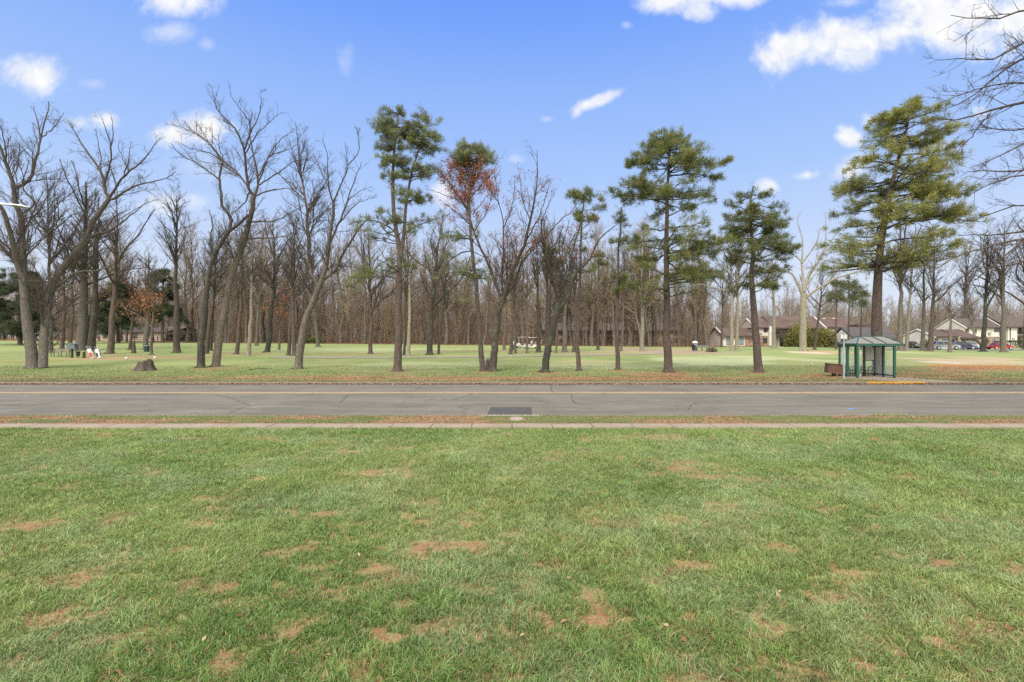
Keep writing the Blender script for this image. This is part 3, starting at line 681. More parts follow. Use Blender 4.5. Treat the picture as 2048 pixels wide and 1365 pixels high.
def leafset(n, size, pal, where=None, name='leaves', spread=.12):
    def f(rng, o, base, P1, P2, P3):
        tips = np.concatenate([P3[:, 1:].reshape(-1, 3), P2[:, 2:].reshape(-1, 3)])
        if where is not None: tips = tips[where(tips)]
        if not len(tips): return
        C = tips[rng.integers(0, len(tips), n)] + rng.normal(0, spread, (n, 3))
        c = np.array(pal)[rng.integers(0, len(pal), n)] * rng.uniform(.7, 1.25, (n, 1))
        V, Q, cc = leaf_cards(rng, C, size, c, .3); np_mesh(name, V - np.array(base), [Q], LEAF, o, cc)
    return f
def pxbox(x0, x1, y0, y1):
    def f(t):
        px = CX + t[:, 0] / t[:, 1] * F; py = HY - (t[:, 2] - CZ) / t[:, 1] * F
        return (px > x0) & (px < x1) & (py > y0) & (py < y1)
    return f
RUST = [(.30, .10, .055), (.36, .14, .075), (.23, .08, .05), (.32, .16, .09)]
BRN = [(.22, .10, .06), (.30, .14, .08), (.16, .08, .05)]
ORG = [(.34, .14, .05), (.28, .11, .045), (.40, .19, .08), (.22, .09, .04)]

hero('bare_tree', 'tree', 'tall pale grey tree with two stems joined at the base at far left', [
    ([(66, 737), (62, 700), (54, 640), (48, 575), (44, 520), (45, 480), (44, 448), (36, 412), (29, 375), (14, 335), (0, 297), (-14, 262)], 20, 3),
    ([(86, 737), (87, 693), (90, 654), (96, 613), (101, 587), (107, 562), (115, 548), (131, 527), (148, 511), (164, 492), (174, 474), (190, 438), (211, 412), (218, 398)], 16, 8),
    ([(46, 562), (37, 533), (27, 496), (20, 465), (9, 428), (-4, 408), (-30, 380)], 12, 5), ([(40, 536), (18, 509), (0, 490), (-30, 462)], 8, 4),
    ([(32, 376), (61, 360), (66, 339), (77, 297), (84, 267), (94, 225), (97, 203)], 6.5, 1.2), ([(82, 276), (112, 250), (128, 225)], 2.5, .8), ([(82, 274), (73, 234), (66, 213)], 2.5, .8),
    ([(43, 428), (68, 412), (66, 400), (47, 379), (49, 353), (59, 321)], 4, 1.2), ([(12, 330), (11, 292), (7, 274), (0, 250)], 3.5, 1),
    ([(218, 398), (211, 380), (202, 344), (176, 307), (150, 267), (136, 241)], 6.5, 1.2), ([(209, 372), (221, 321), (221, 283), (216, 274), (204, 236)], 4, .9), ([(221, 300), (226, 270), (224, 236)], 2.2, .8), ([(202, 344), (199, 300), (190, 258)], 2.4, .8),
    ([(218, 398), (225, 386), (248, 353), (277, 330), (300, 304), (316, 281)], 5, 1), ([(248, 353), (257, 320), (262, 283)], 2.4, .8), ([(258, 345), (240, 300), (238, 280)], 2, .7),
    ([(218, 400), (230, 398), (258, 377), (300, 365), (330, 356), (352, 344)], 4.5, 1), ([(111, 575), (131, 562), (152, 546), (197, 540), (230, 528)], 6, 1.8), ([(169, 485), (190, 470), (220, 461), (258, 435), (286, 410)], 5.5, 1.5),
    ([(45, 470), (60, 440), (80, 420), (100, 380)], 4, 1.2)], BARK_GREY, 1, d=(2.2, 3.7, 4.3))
hero('bare_tree', 'tree', 'dark lichen spotted leaning tree, left one of the close pair right of the stump', [
    ([(402, 736), (403, 685), (409, 636), (412, 595), (417, 552), (423, 527), (435, 500), (448, 480), (462, 459), (488, 441), (497, 430)], 14.5, 5),
    ([(459, 463), (462, 440), (455, 425), (444, 415), (441, 383), (440, 347), (447, 322)], 7, 3), ([(441, 362), (412, 339), (389, 324), (353, 304), (342, 286)], 3.2, .9), ([(446, 323), (418, 306), (383, 298), (353, 283)], 2.8, .8), ([(446, 323), (424, 295), (403, 260), (394, 248)], 2.8, .8), ([(428, 520), (420, 490), (425, 450), (418, 420)], 5, 1.5), ([(447, 322), (440, 300), (437, 270)], 2.2, .8)],
    BARK_DARK, 2, d=(2.1, 3.7, 4.3))
hero('bare_tree', 'tree', 'tallest bare tree, grey trunk leaning right, beside the dark lichen spotted trunk', [
    ([(431, 734), (436, 695), (444, 644), (452, 603), (462, 556), (474, 518), (489, 480), (500, 441), (506, 410), (507, 391)], 15.5, 8.5),
    ([(507, 394), (498, 377), (491, 336), (488, 298), (468, 254), (438, 224), (424, 183)], 6, .9), ([(498, 377), (478, 350), (447, 321), (415, 283), (368, 257), (345, 250)], 4, .8), ([(489, 300), (500, 271), (497, 242), (476, 213), (459, 186)], 3.4, .8), ([(500, 268), (517, 233), (523, 195)], 2.5, .8), ([(489, 310), (503, 286), (517, 265), (556, 230)], 2.8, .8),
    ([(507, 394), (513, 388), (517, 359), (509, 321), (503, 290), (498, 262), (505, 225)], 5, 1), ([(517, 365), (535, 318), (553, 289), (588, 257)], 3.2, .8), ([(517, 353), (541, 312), (579, 300), (594, 289)], 2.8, .8), ([(513, 392), (547, 380), (579, 377), (611, 377)], 3, .9), ([(518, 371), (561, 342), (594, 321), (623, 322)], 3, .8),
    ([(500, 382), (490, 405), (475, 420), (462, 428)], 3, 1.5), ([(504, 444), (553, 441), (594, 418), (611, 411)], 3.6, 1), ([(500, 478), (547, 476), (579, 470), (600, 456)], 3.6, 1.2), ([(538, 316), (550, 300), (552, 270)], 2, .7), ([(450, 612), (446, 590), (436, 570)], 3, 1)],
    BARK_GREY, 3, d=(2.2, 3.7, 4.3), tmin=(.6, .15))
hero('bare_tree', 'tree', 'leaning grey tree with long upswept limbs just left of the forked tall pine', [
    ([(596, 738), (602, 690), (611, 640), (626, 603), (639, 570), (650, 547), (655, 510), (661, 462), (667, 424), (667, 404)], 16, 5),
    ([(667, 408), (658, 377), (655, 330), (654, 307), (644, 277)], 3.4, .8), ([(659, 377), (641, 339), (626, 309)], 2.6, .7), ([(667, 406), (685, 362), (696, 333), (693, 307), (690, 285)], 3.4, .8), ([(695, 332), (717, 304), (714, 260)], 2.2, .7),
    ([(658, 490), (679, 444), (693, 409), (708, 362), (723, 324)], 5, 1), ([(693, 405), (712, 388), (730, 377)], 2.2, .8), ([(680, 445), (708, 412), (735, 398)], 3, .9), ([(649, 556), (664, 548), (676, 531), (682, 515), (703, 480), (720, 455), (742, 432)], 7, 1.6), ([(674, 533), (703, 534), (731, 540)], 3, 1),
    ([(637, 572), (623, 548), (619, 515), (617, 476), (613, 412), (603, 350), (597, 298), (591, 245)], 8, .9), ([(608, 400), (588, 380), (556, 345)], 2.6, .8), ([(612, 414), (630, 402), (649, 389)], 2.2, .8), ([(645, 572), (662, 580), (682, 578), (707, 590)], 3.6, 1), ([(612, 640), (626, 632), (645, 636)], 2.2, .8), ([(603, 348), (612, 320), (615, 290)], 1.8, .7)],
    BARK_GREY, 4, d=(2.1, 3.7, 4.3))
def redbox(t):
    px = CX + t[:, 0] / t[:, 1] * F; py = HY - (t[:, 2] - CZ) / t[:, 1] * F
    d = np.sqrt(((px - 932) / 78) ** 2 + ((py - 358) / np.where(py < 358, 52, 95)) ** 2) + (vnoise(t[:, 0], t[:, 2], .7, 8) - .5) * .9
    return np.random.default_rng(3).random(len(t)) < sstep(1.15, .35, d)
redbox2 = pxbox(1000, 1120, 330, 560)
def maple_leaves(rng, o, base, P1, P2, P3):
    leafset(12500, .105, RUST, redbox, 'buds', .15)(rng, o, base, P1, P2, P3)
    leafset(1500, .13, RUST + BRN, redbox2, 'leaves', .2)(rng, o, base, P1, P2, P3)
    leafset(1200, .12, BRN + RUST, pxbox(840, 1180, 280, 660), 'leaves', .12)(rng, o, base, P1, P2, P3)
hero('maple_tree', 'tree', 'maple with a rusty red haze of buds and mossy trunk beside the slim leaning pine', [
    ([(986, 743), (989, 695), (993, 654), (998, 622), (1006, 600)], 15, 12),
    ([(1005, 603), (1013, 578), (1024, 546), (1040, 512), (1051, 484), (1060, 440), (1069, 402), (1074, 367), (1074, 300)], 9, .8), ([(1011, 592), (1032, 562), (1042, 529), (1065, 500), (1085, 470)], 6.5, 1.5), ([(1003, 605), (991, 566), (969, 514), (948, 464), (937, 430), (936, 395), (944, 350), (955, 318)], 7, .8, .6),
    ([(1004, 602), (1004, 572), (1006, 514), (1007, 455), (998, 408), (987, 345)], 4, .8), ([(938, 425), (915, 390), (895, 362), (868, 345)], 3, .8, .8), ([(937, 410), (922, 370), (905, 335)], 2.6, .7, -.6), ([(938, 400), (958, 375), (980, 352), (998, 322)], 2.8, .7, .5), ([(939, 385), (935, 350), (925, 315)], 2.2, .7, -.8), ([(950, 462), (975, 420), (985, 385)], 2.6, .8, .5), ([(936, 440), (905, 420), (880, 400)], 2.2, .7, -.4), ([(937, 420), (912, 385), (890, 350)], 2.2, .7, .6), ([(938, 395), (950, 360), (965, 335)], 2.2, .7, -.5), ([(937, 405), (928, 370), (918, 335)], 2, .7, .9), ([(945, 430), (968, 400), (992, 370)], 2.2, .7, -.7), ([(940, 380), (925, 350), (900, 325)], 1.8, .7, .2), ([(941, 365), (952, 340), (945, 315)], 1.8, .7, -.9), ([(925, 405), (900, 395), (862, 380)], 2, .7, .3), ([(941, 372), (960, 345), (975, 312)], 2, .7, .9),
    ([(1051, 484), (1075, 440), (1090, 400), (1100, 360)], 3, .8), ([(1060, 440), (1045, 400), (1040, 350)], 2.4, .7), ([(1008, 455), (1025, 410), (1030, 360)], 2.4, .7), ([(998, 410), (975, 370), (968, 330)], 2, .7)],
    BARK_DARK, 5, d=(2.3, 3.2, 3.2), leaves=maple_leaves, tmin=(.7, .1))
def m2_leaves(rng, o, base, P1, P2, P3): leafset(500, .15, RUST, pxbox(1120, 1200, 420, 520), 'leaves', .12)(rng, o, base, P1, P2, P3)
hero('maple_tree', 'tree', 'dark mossy tree leaning right and forking into a wide pale twiggy crown at centre right', [
    ([(1089, 745), (1095, 700), (1106, 660), (1112, 630), (1117, 605)], 15, 11.5),
    ([(1116, 609), (1110, 583), (1102, 552), (1095, 521), (1086, 490), (1083, 462), (1083, 438)], 7, 2.5), ([(1118, 600), (1122, 565), (1124, 530), (1118, 490), (1128, 450)], 5, 1.2), ([(1115, 620), (1126, 606), (1138, 590), (1143, 562), (1141, 527), (1147, 495), (1160, 450), (1165, 415)], 8.5, 1),
    ([(1142, 566), (1157, 540), (1180, 517), (1195, 485), (1210, 468), (1240, 445)], 5.5, 1), ([(1085, 485), (1110, 452), (1145, 420), (1160, 400)], 3.4, .8), ([(1100, 540), (1085, 515), (1060, 500)], 2.4, .8), ([(1083, 445), (1095, 415), (1110, 385)], 2, .7), ([(1180, 517), (1200, 512), (1232, 520)], 2.4, .8), ([(1124, 530), (1150, 470), (1185, 440), (1205, 415)], 3, .8)],
    BARK_DARK, 6, d=(1.7, 2.8, 3.0), leaves=m2_leaves, tmin=(.75, .1))
hero('sycamore_tree', 'tree', 'pale barked tree with bare spreading limbs in front of the yellow green bush', [
    ([(1606, 702), (1606, 660), (1606, 620), (1608, 586)], 14, 11),
    ([(1606, 592), (1590, 558), (1580, 546), (1555, 540), (1535, 525)], 6, 1.3), ([(1607, 584), (1604, 531), (1596, 515), (1580, 505), (1568, 485)], 6, 1), ([(1604, 527), (1618, 508), (1633, 486), (1640, 455)], 3.4, .9), ([(1608, 584), (1619, 548), (1631, 531), (1645, 507), (1652, 470), (1650, 425)], 6, .9), ([(1614, 570), (1628, 552), (1648, 530)], 3.4, 1), ([(1611, 596), (1631, 581), (1649, 570), (1670, 558), (1707, 546), (1735, 540)], 5.5, 1.2), ([(1604, 520), (1605, 480), (1595, 445), (1600, 425)], 3, .8), ([(1580, 505), (1565, 500), (1545, 480)], 2.4, .8), ([(1650, 500), (1665, 478), (1680, 460)], 2.4, .8)],
    BARK_PALE, 7, d=(.75, 2.0, 2.0), tmin=(.8, .2), twig=bark('pale_twig', (.16, .14, .11), (.3, .27, .22), mossy=.1))
# big tree standing outside the frame on the near side: only its drooping limbs reach in from the right
Yb = 24.0; bt = P(2330, 0, Yb); basep = (bt[0], Yb, gz(bt[0], Yb))
def pxs(*a): return list(a)
hero('bare_tree', 'tree', 'bare branches reaching in from the right edge against the sky', [
    ([(2330, 790), (2332, 600), (2338, 420), (2330, 300), (2322, 120), (2316, -40)], 40, 12),
    ([(2322, 60), (2200, 10), (2120, 5), (2048, 22), (1986, 38), (1902, 31)], 9, 1.0, -2), ([(2324, 150), (2200, 80), (2120, 70), (2048, 84), (1986, 117), (1880, 121)], 9, 1, -1), ([(2326, 200), (2200, 130), (2120, 105), (2048, 117), (1997, 150), (1946, 190), (1880, 223)], 9, 1, 1.5), ([(2328, 240), (2200, 170), (2048, 165), (1986, 172), (1924, 190), (1885, 205)], 8, 1, -2.5), ([(2330, 290), (2200, 200), (2120, 190), (2048, 205), (2004, 216), (1960, 231), (1913, 240), (1873, 238)], 12, 1.4, .5), ([(1978, 229), (1946, 271), (1924, 293), (1912, 310)], 3, .8, .8), ([(2332, 340), (2200, 250), (2120, 250), (2048, 256), (2004, 262), (1964, 256), (1935, 262)], 8, 1, 2), ([(2332, 360), (2200, 280), (2110, 265), (2048, 286), (2004, 311), (1938, 337)], 9, 1, -1.5), ([(2333, 400), (2200, 330), (2120, 330), (2048, 341), (1986, 344), (1935, 344)], 10, 1.2, 1), ([(2333, 420), (2200, 345), (2048, 350), (1986, 366), (1931, 396)], 8, 1, -.5), ([(2335, 500), (2200, 450), (2120, 455), (2048, 465), (1986, 469), (1913, 472)], 10, 1.2, 1.5), ([(2335, 520), (2200, 470), (2048, 478), (1982, 491), (1900, 520), (1860, 548)], 10, 1.2, -1), ([(2335, 560), (2200, 500), (2048, 521), (2025, 529), (1974, 535), (1930, 548)], 9, 1.2, 2.5), ([(2048, 480), (2000, 520), (1950, 560), (1900, 575)], 4, 1, 1), ([(2335, 540), (2180, 420), (2048, 410), (1990, 425), (1930, 450)], 8, 1, 3)],
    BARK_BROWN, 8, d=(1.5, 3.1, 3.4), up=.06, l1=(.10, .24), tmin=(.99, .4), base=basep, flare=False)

# ---------------------------------------------- pines
GRN = np.array([(.17, .20, .06), (.14, .175, .058), (.215, .23, .075), (.12, .15, .055), (.19, .18, .065)])
def pine(label, trunk, w, env, seed, nb=46, dens=1.0, sparse=None, cols=GRN, leafw=.030, ln=.23, stems=(), group=None, extra_limbs=(), whorl=True, k=10, tint=1.0, name='pine_tree', cat='pine tree', up0=(-.12, .3)):
    rng = np.random.default_rng(seed); base = hit(*trunk[0]); Y0 = base[1]; o = empty(name, base, label, cat, group)
    S = stems3d(base, [(trunk, w[0], w[1], 0)] + [(s[0], s[1], s[2], s[3]) for s in stems] + [e for e in extra_limbs], rng)
    T = Tubes(); C = Tubes(); Pt = np.stack([s[0] for s in S]); R = np.stack([s[1] for s in S]); T.add(Pt, R, 11); roots_flare(T, base, R[0, 2], rng, 5)
    T.build('trunk', BARK_PINE, o, base)
    D = []; Rr = []; keepfol = []
    for e_i, (rows, count, dn, si) in enumerate(env):
        ax = Pt[si]; r = np.array(rows, float); axz = ax[:, 2]; order = np.argsort(axz)
        lv = rng.uniform(r[0, 0], r[-1, 0], max(4, count // 5))
        for b in range(count):
            py = lv[b % len(lv)] + rng.normal(0, 4) if whorl else rng.uniform(r[0, 0], r[-1, 0])
            py = np.clip(py, r[0, 0], r[-1, 0]); l, rr_ = np.interp(py, r[:, 0], r[:, 1]), np.interp(py, r[:, 0], r[:, 2])
            zt = CZ - (py - HY) / F * Y0
            az = rng.uniform(0, 2 * np.pi); ca, sa = np.cos(az), np.sin(az)
            axx = np.interp(zt, axz[order], ax[order, 0]); axpx = CX + axx / Y0 * F
            rx = (rr_ - axpx if ca > 0 else axpx - l); ry = max(6, (rr_ - l) * .45); reach = max(4, math.hypot(ca * rx, sa * ry)) / F * Y0 * rng.uniform(.72, 1.05)
            rise = reach * rng.uniform(*up0)
            z0 = zt - rise * .8
            z0 = min(z0, axz.max() - .1)
            p0 = np.array([np.interp(z0, axz[order], ax[order, i]) for i in range(3)]); n = 8; f = np.linspace(0, 1, n)
            bend = rng.uniform(-.25, .25) * reach
            pts = p0 + np.outer(f, [ca * reach, sa * reach, 0]) + np.outer(np.sin(f * np.pi) * bend, [-sa, ca, 0]) * .4
            pts[:, 2] += rise * (f * 1.6 - .6 * f ** 2) + rng.uniform(-.1, .03) * reach * f ** 3
            pts[1:] += np.cumsum(rng.normal(0, .035 * reach ** .5, (n - 1, 3)), 0)
            D.append(pts); r0 = min(.012 * reach + .022, .6 * np.interp(z0, axz[order], R[si][order])); Rr.append(np.linspace(max(r0, .016), .009, n)); keepfol.append(dn)
    for s in S[1 + len(stems):]: D.append(resample(s[0], 8)); Rr.append(np.linspace(s[1][0], s[1][-1], 8)); keepfol.append(1.0)
    D = np.array(D); Rr = np.array(Rr); keepfol = np.array(keepfol)
    C.add(D, Rr, 5)
    Ld = np.linalg.norm(np.diff(D, axis=1), axis=2).sum(1)
    P2, R2 = grow(rng, D, Rr, int(Ld.sum() * 3.0), .22, (.22, .46), (.5, 1.05), .10, 5, .14, rr=.65, flat=.5, lmin=.35, rmin=.009)
    C.add(P2, R2, 3)
    L2 = np.linalg.norm(np.diff(P2, axis=1), axis=2).sum()
    P3, R3 = grow(rng, P2, R2, int(L2 * 3.4), .2, (.25, .5), (.4, .9), .22, 4, .14, rr=.7, flat=.7, lmin=.25, rmin=.007)
    C.add(P3, R3, 3); C.build('crown', BARK_DARK, o, base)
    dk = keepfol > .7; Dm = D[dk]; ex = np.concatenate([Dm[:, 3 + j // 2] * (.5 + .5 * (j % 2)) + Dm[:, 4 + j // 2] * (.5 - .5 * (j % 2)) for j in range(8)]); exd = np.concatenate([Dm[:, 4 + j // 2] - Dm[:, 3 + j // 2] for j in range(8)])
    tip = np.concatenate([P3[:, -1], P3[:, 2], P2[:, -1], P2[:, 3], D[:, -1], P3[:, 3] * .5 + P3[:, 2] * .5, P3[:, 1], ex]); dr = np.concatenate([P3[:, -1] - P3[:, -2], P3[:, 2] - P3[:, 1], P2[:, -1] - P2[:, -2], P2[:, 3] - P2[:, 2], D[:, -1] - D[:, -2], P3[:, -1] - P3[:, -2], P3[:, 1] - P3[:, 0], exd])
    px = CX + tip[:, 0] / tip[:, 1] * F; py = HY - (tip[:, 2] - CZ) / tip[:, 1] * F
    kp = np.full(len(tip), dens)
    if sparse:
        ys, v = zip(*sparse); kp = kp * np.interp(py, ys, v)
    tops = np.concatenate([resample(Pt[si][-5:], 60, .0) + rng.normal(0, .16, (60, 3)) for si in range(1 + len(stems))]); tip = np.concatenate([tip, tops]); dr = np.concatenate([dr, rng.normal(0, 1, tops.shape) + [0, 0, .6]]); kp = np.concatenate([kp, np.ones(len(tops)) * 2])
    clump = vnoise(tip[:, 0] + tip[:, 1] * .7, tip[:, 2] * 1.6, 1.1, seed); kp = kp * (.32 + .85 * sstep(.25, .6, clump))
    m_ = rng.random(len(tip)) < kp; tip, dr = tip[m_], unit(dr[m_]); dr[:, 2] += .35; dr = unit(dr)
    c = cols[rng.integers(0, len(cols), len(tip))] * rng.uniform(.75, 1.25, (len(tip), 1)) * tint * (.72 + .62 * vnoise(tip[:, 0] * 1.3, tip[:, 2] * 2 + tip[:, 1], .8, seed + 3))[:, None]
    dead_ = rng.random(len(tip)) < .02; c[dead_] = np.array([.2, .1, .05])
    V, Tq, cc = tuft_mesh(rng, tip, dr, k, ln, leafw, c)
    np_mesh('needles', V - np.array(base), [Tq], NEEDLE, o, cc)
    return o
DKG = GRN * .8; OLV = np.array([(.245, .255, .066), (.205, .22, .06), (.30, .295, .085), (.16, .18, .055), (.22, .21, .07)])
GREYG = np.array([(.175, .195, .08), (.15, .175, .072), (.215, .23, .105), (.125, .15, .065)])
pine('tallest pine, long trunk forking into two tufted tops, left of the red budded maple', [(795, 743), (796, 690), (797, 640), (798, 580), (800, 520), (796, 480), (789, 440), (786, 400), (785, 340), (790, 280), (797, 225)], (16.5, 2.5),
     [([(210, 775, 790), (225, 752, 808), (245, 740, 815), (275, 735, 815), (300, 742, 812), (330, 760, 812), (365, 766, 802)], 80, 1, 0), ([(222, 838, 858), (240, 815, 880), (265, 815, 892), (295, 820, 892), (320, 815, 890), (350, 805, 875), (385, 800, 860), (420, 795, 868), (445, 800, 872)], 84, 1, 1), ([(420, 760, 800), (450, 725, 850), (480, 705, 880), (520, 700, 885), (560, 730, 870)], 14, .5, 0)],
     21, stems=[([(801, 515), (808, 470), (813, 400), (822, 350), (838, 300), (852, 255), (858, 232)], 8, 1.6, .8)], extra_limbs=[([(797, 540), (760, 555), (735, 552), (705, 570), (692, 575)], 3.2, 1, -1), ([(800, 470), (770, 450), (740, 440), (700, 448)], 3, 1, .6), ([(795, 475), (770, 462), (752, 430)], 3, 1, -1), ([(812, 500), (835, 525), (860, 535), (885, 530)], 3.4, 1, 1), ([(806, 470), (830, 455), (870, 440), (895, 430)], 2.6, 1, -.6)], sparse=[(205, 1), (360, 1), (400, .75), (450, .55), (520, .55), (600, .5)], cols=GREYG)
pine('slim leaning pine with a small green tuft above the red buds, next to the maple', [(966, 743), (962, 690), (957, 630), (952, 575), (946, 510), (941, 450), (937, 390), (936, 335), (940, 290)], (11, 2.5), [([(283, 930, 952), (296, 908, 978), (318, 905, 990), (335, 912, 985)], 44, 1, 0), ([(350, 895, 985), (420, 890, 985), (480, 870, 990), (560, 885, 980)], 20, .5, 0)], 22, cols=GREYG, sparse=[(280, 1), (340, .9), (380, .45), (600, .4)], extra_limbs=[([(948, 500), (915, 510), (895, 530), (878, 560)], 2.6, 1, .5), ([(950, 545), (935, 555), (928, 590), (935, 625)], 2.4, .8, -.4)])
pine('slim pine with a small ragged top between the mossy forked tree and the thin pine', [(1158, 742), (1155, 690), (1156, 630), (1160, 560), (1162, 500), (1164, 440), (1168, 385)], (9.5, 2.2), [([(366, 1155, 1178), (378, 1143, 1195), (395, 1142, 1212), (415, 1150, 1215), (440, 1150, 1200)], 26, 1, 0), ([(470, 1135, 1195), (540, 1130, 1190), (600, 1140, 1185)], 13, .5, 0)], 23, sparse=[(360, 1), (440, .9), (470, .5), (650, .5)])
pine('thin straight pine left of the broad dark pine with needles on its upper trunk', [(1236, 740), (1234, 690), (1234, 620), (1235, 560), (1237, 510), (1240, 460), (1243, 415)], (9.5, 2), [([(418, 1235, 1252), (440, 1226, 1262), (470, 1220, 1272), (505, 1218, 1275), (545, 1222, 1262), (610, 1226, 1258)], 34, 1, 0)], 24, sparse=[(400, 1), (520, .7), (620, .6)])
pine('broad crowned pine with straight trunk and drooping dark lower boughs at centre right', [(1337, 745), (1335, 690), (1333, 640), (1332, 560), (1333, 470), (1335, 400), (1338, 340), (1341, 275)], (17, 2.6), [([(266, 1318, 1348), (280, 1296, 1382), (300, 1275, 1400), (322, 1258, 1408), (345, 1246, 1444), (375, 1240, 1432), (400, 1232, 1425)], 80, 1, 0), ([(410, 1226, 1420), (450, 1216, 1440), (490, 1225, 1460), (540, 1228, 1462), (580, 1250, 1440), (615, 1275, 1420)], 42, .8, 0)], 25, sparse=[(260, 1), (380, .8), (450, .5), (640, .5)], up0=(-.22, .25))
pine('dark medium pine with slightly bent trunk, between the broad pine and the bus shelter', [(1518, 745), (1513, 690), (1508, 630), (1504, 570), (1506, 500), (1502, 440), (1500, 405), (1507, 372)], (16.5, 2.6), [([(360, 1500, 1530), (378, 1470, 1545), (400, 1452, 1566), (430, 1448, 1578), (460, 1440, 1580), (490, 1438, 1592)], 50, 1, 0), ([(500, 1440, 1598), (540, 1450, 1595), (580, 1458, 1600), (612, 1480, 1585)], 24, .75, 0)], 26, cols=DKG, sparse=[(350, 1), (500, .8), (640, .62)], up0=(-.2, .3))
pine('huge spreading olive green pine rising behind the green bus shelter', [(1757, 750), (1756, 700), (1754, 640), (1756, 570), (1762, 500), (1768, 440), (1785, 360), (1803, 300), (1814, 250), (1820, 215)], (22, 2.6), [([(210, 1800, 1850), (226, 1765, 1862), (250, 1748, 1890), (280, 1732, 1915), (310, 1718, 1925), (345, 1695, 1925), (380, 1678, 1930)], 54, 1, 0), ([(212, 1785, 1855), (228, 1755, 1880), (255, 1745, 1905), (290, 1735, 1920)], 22, 1, 0), ([(390, 1682, 1930), (430, 1668, 1940), (470, 1656, 1950), (510, 1650, 1950), (545, 1655, 1930), (575, 1690, 1900)], 44, .9, 0)], 27, cols=OLV, dens=.85, sparse=[(200, 1), (400, .8), (450, .55), (500, .45), (600, .36)], up0=(-.1, .25))

# ---------------------------------------------- trees standing farther back on the course, grown from height, lean and width
def lean_trunk(bpx, bpy, w, top, lean=0, fork=.5, bend=0):
    h = bpy - top; pts = [(bpx + lean * t + bend * math.sin(t * 3.1) + random.uniform(-1, 1) * (t > 0), bpy - h * t) for t in (0, .12, .3, .5, .7, .88)]
    return pts
def back_tree(label, bpx, bpy, w, top, mat=None, lean=0, bend=0, limbs=6, low=.34, seed=0, d=(1.9, 2.8, 3.0), leaves=None, name='bare_tree', spread=.68, twig=None, cat='tree', parent_base=None, ang=(.45, 1.1), up=.2):
    rng = np.random.default_rng(seed + 500); random.seed(seed); base = parent_base or hit(bpx, bpy); Y0 = base[1]; H = (bpy - top) / F * Y0
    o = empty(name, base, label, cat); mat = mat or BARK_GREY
    S = stems3d(base, [(lean_trunk(bpx, bpy, w, top, lean, bend=bend), w, w * .12, 0)], rng, wig=.02)
    W, r, _ = S[0]; Pt, R = W[None], r[None]; r[2:] = r[2:] * np.linspace(1, .9, len(r) - 2)
    T = Tubes(); C = Tubes(); T.add(Pt, R, 8); roots_flare(T, base, r[2], rng, 5)
    L1, RL = grow(rng, Pt, R, limbs + 2, low, (.22, spread), ang, up, 12, .13, rr=.7, lmin=H * .16, rmin=.03, tmax=.93, k=.016)
    T.add(L1, RL, 6); T.build('trunk', mat, o, base)
    P1, P2, P3 = crown_levels(rng, [(Pt, R, max(low, .45)), (L1, RL, .15)], *d, l1=(.14, .38), up=.2, T=C, sides=(4, 3, 3), k1=.015, wig=.13, thin=1.2, twig_r=.0085)
    C.build('crown', twig or TWIG, o, base)
    if leaves: leaves(rng, o, base, P1, P2, P3)
    return o
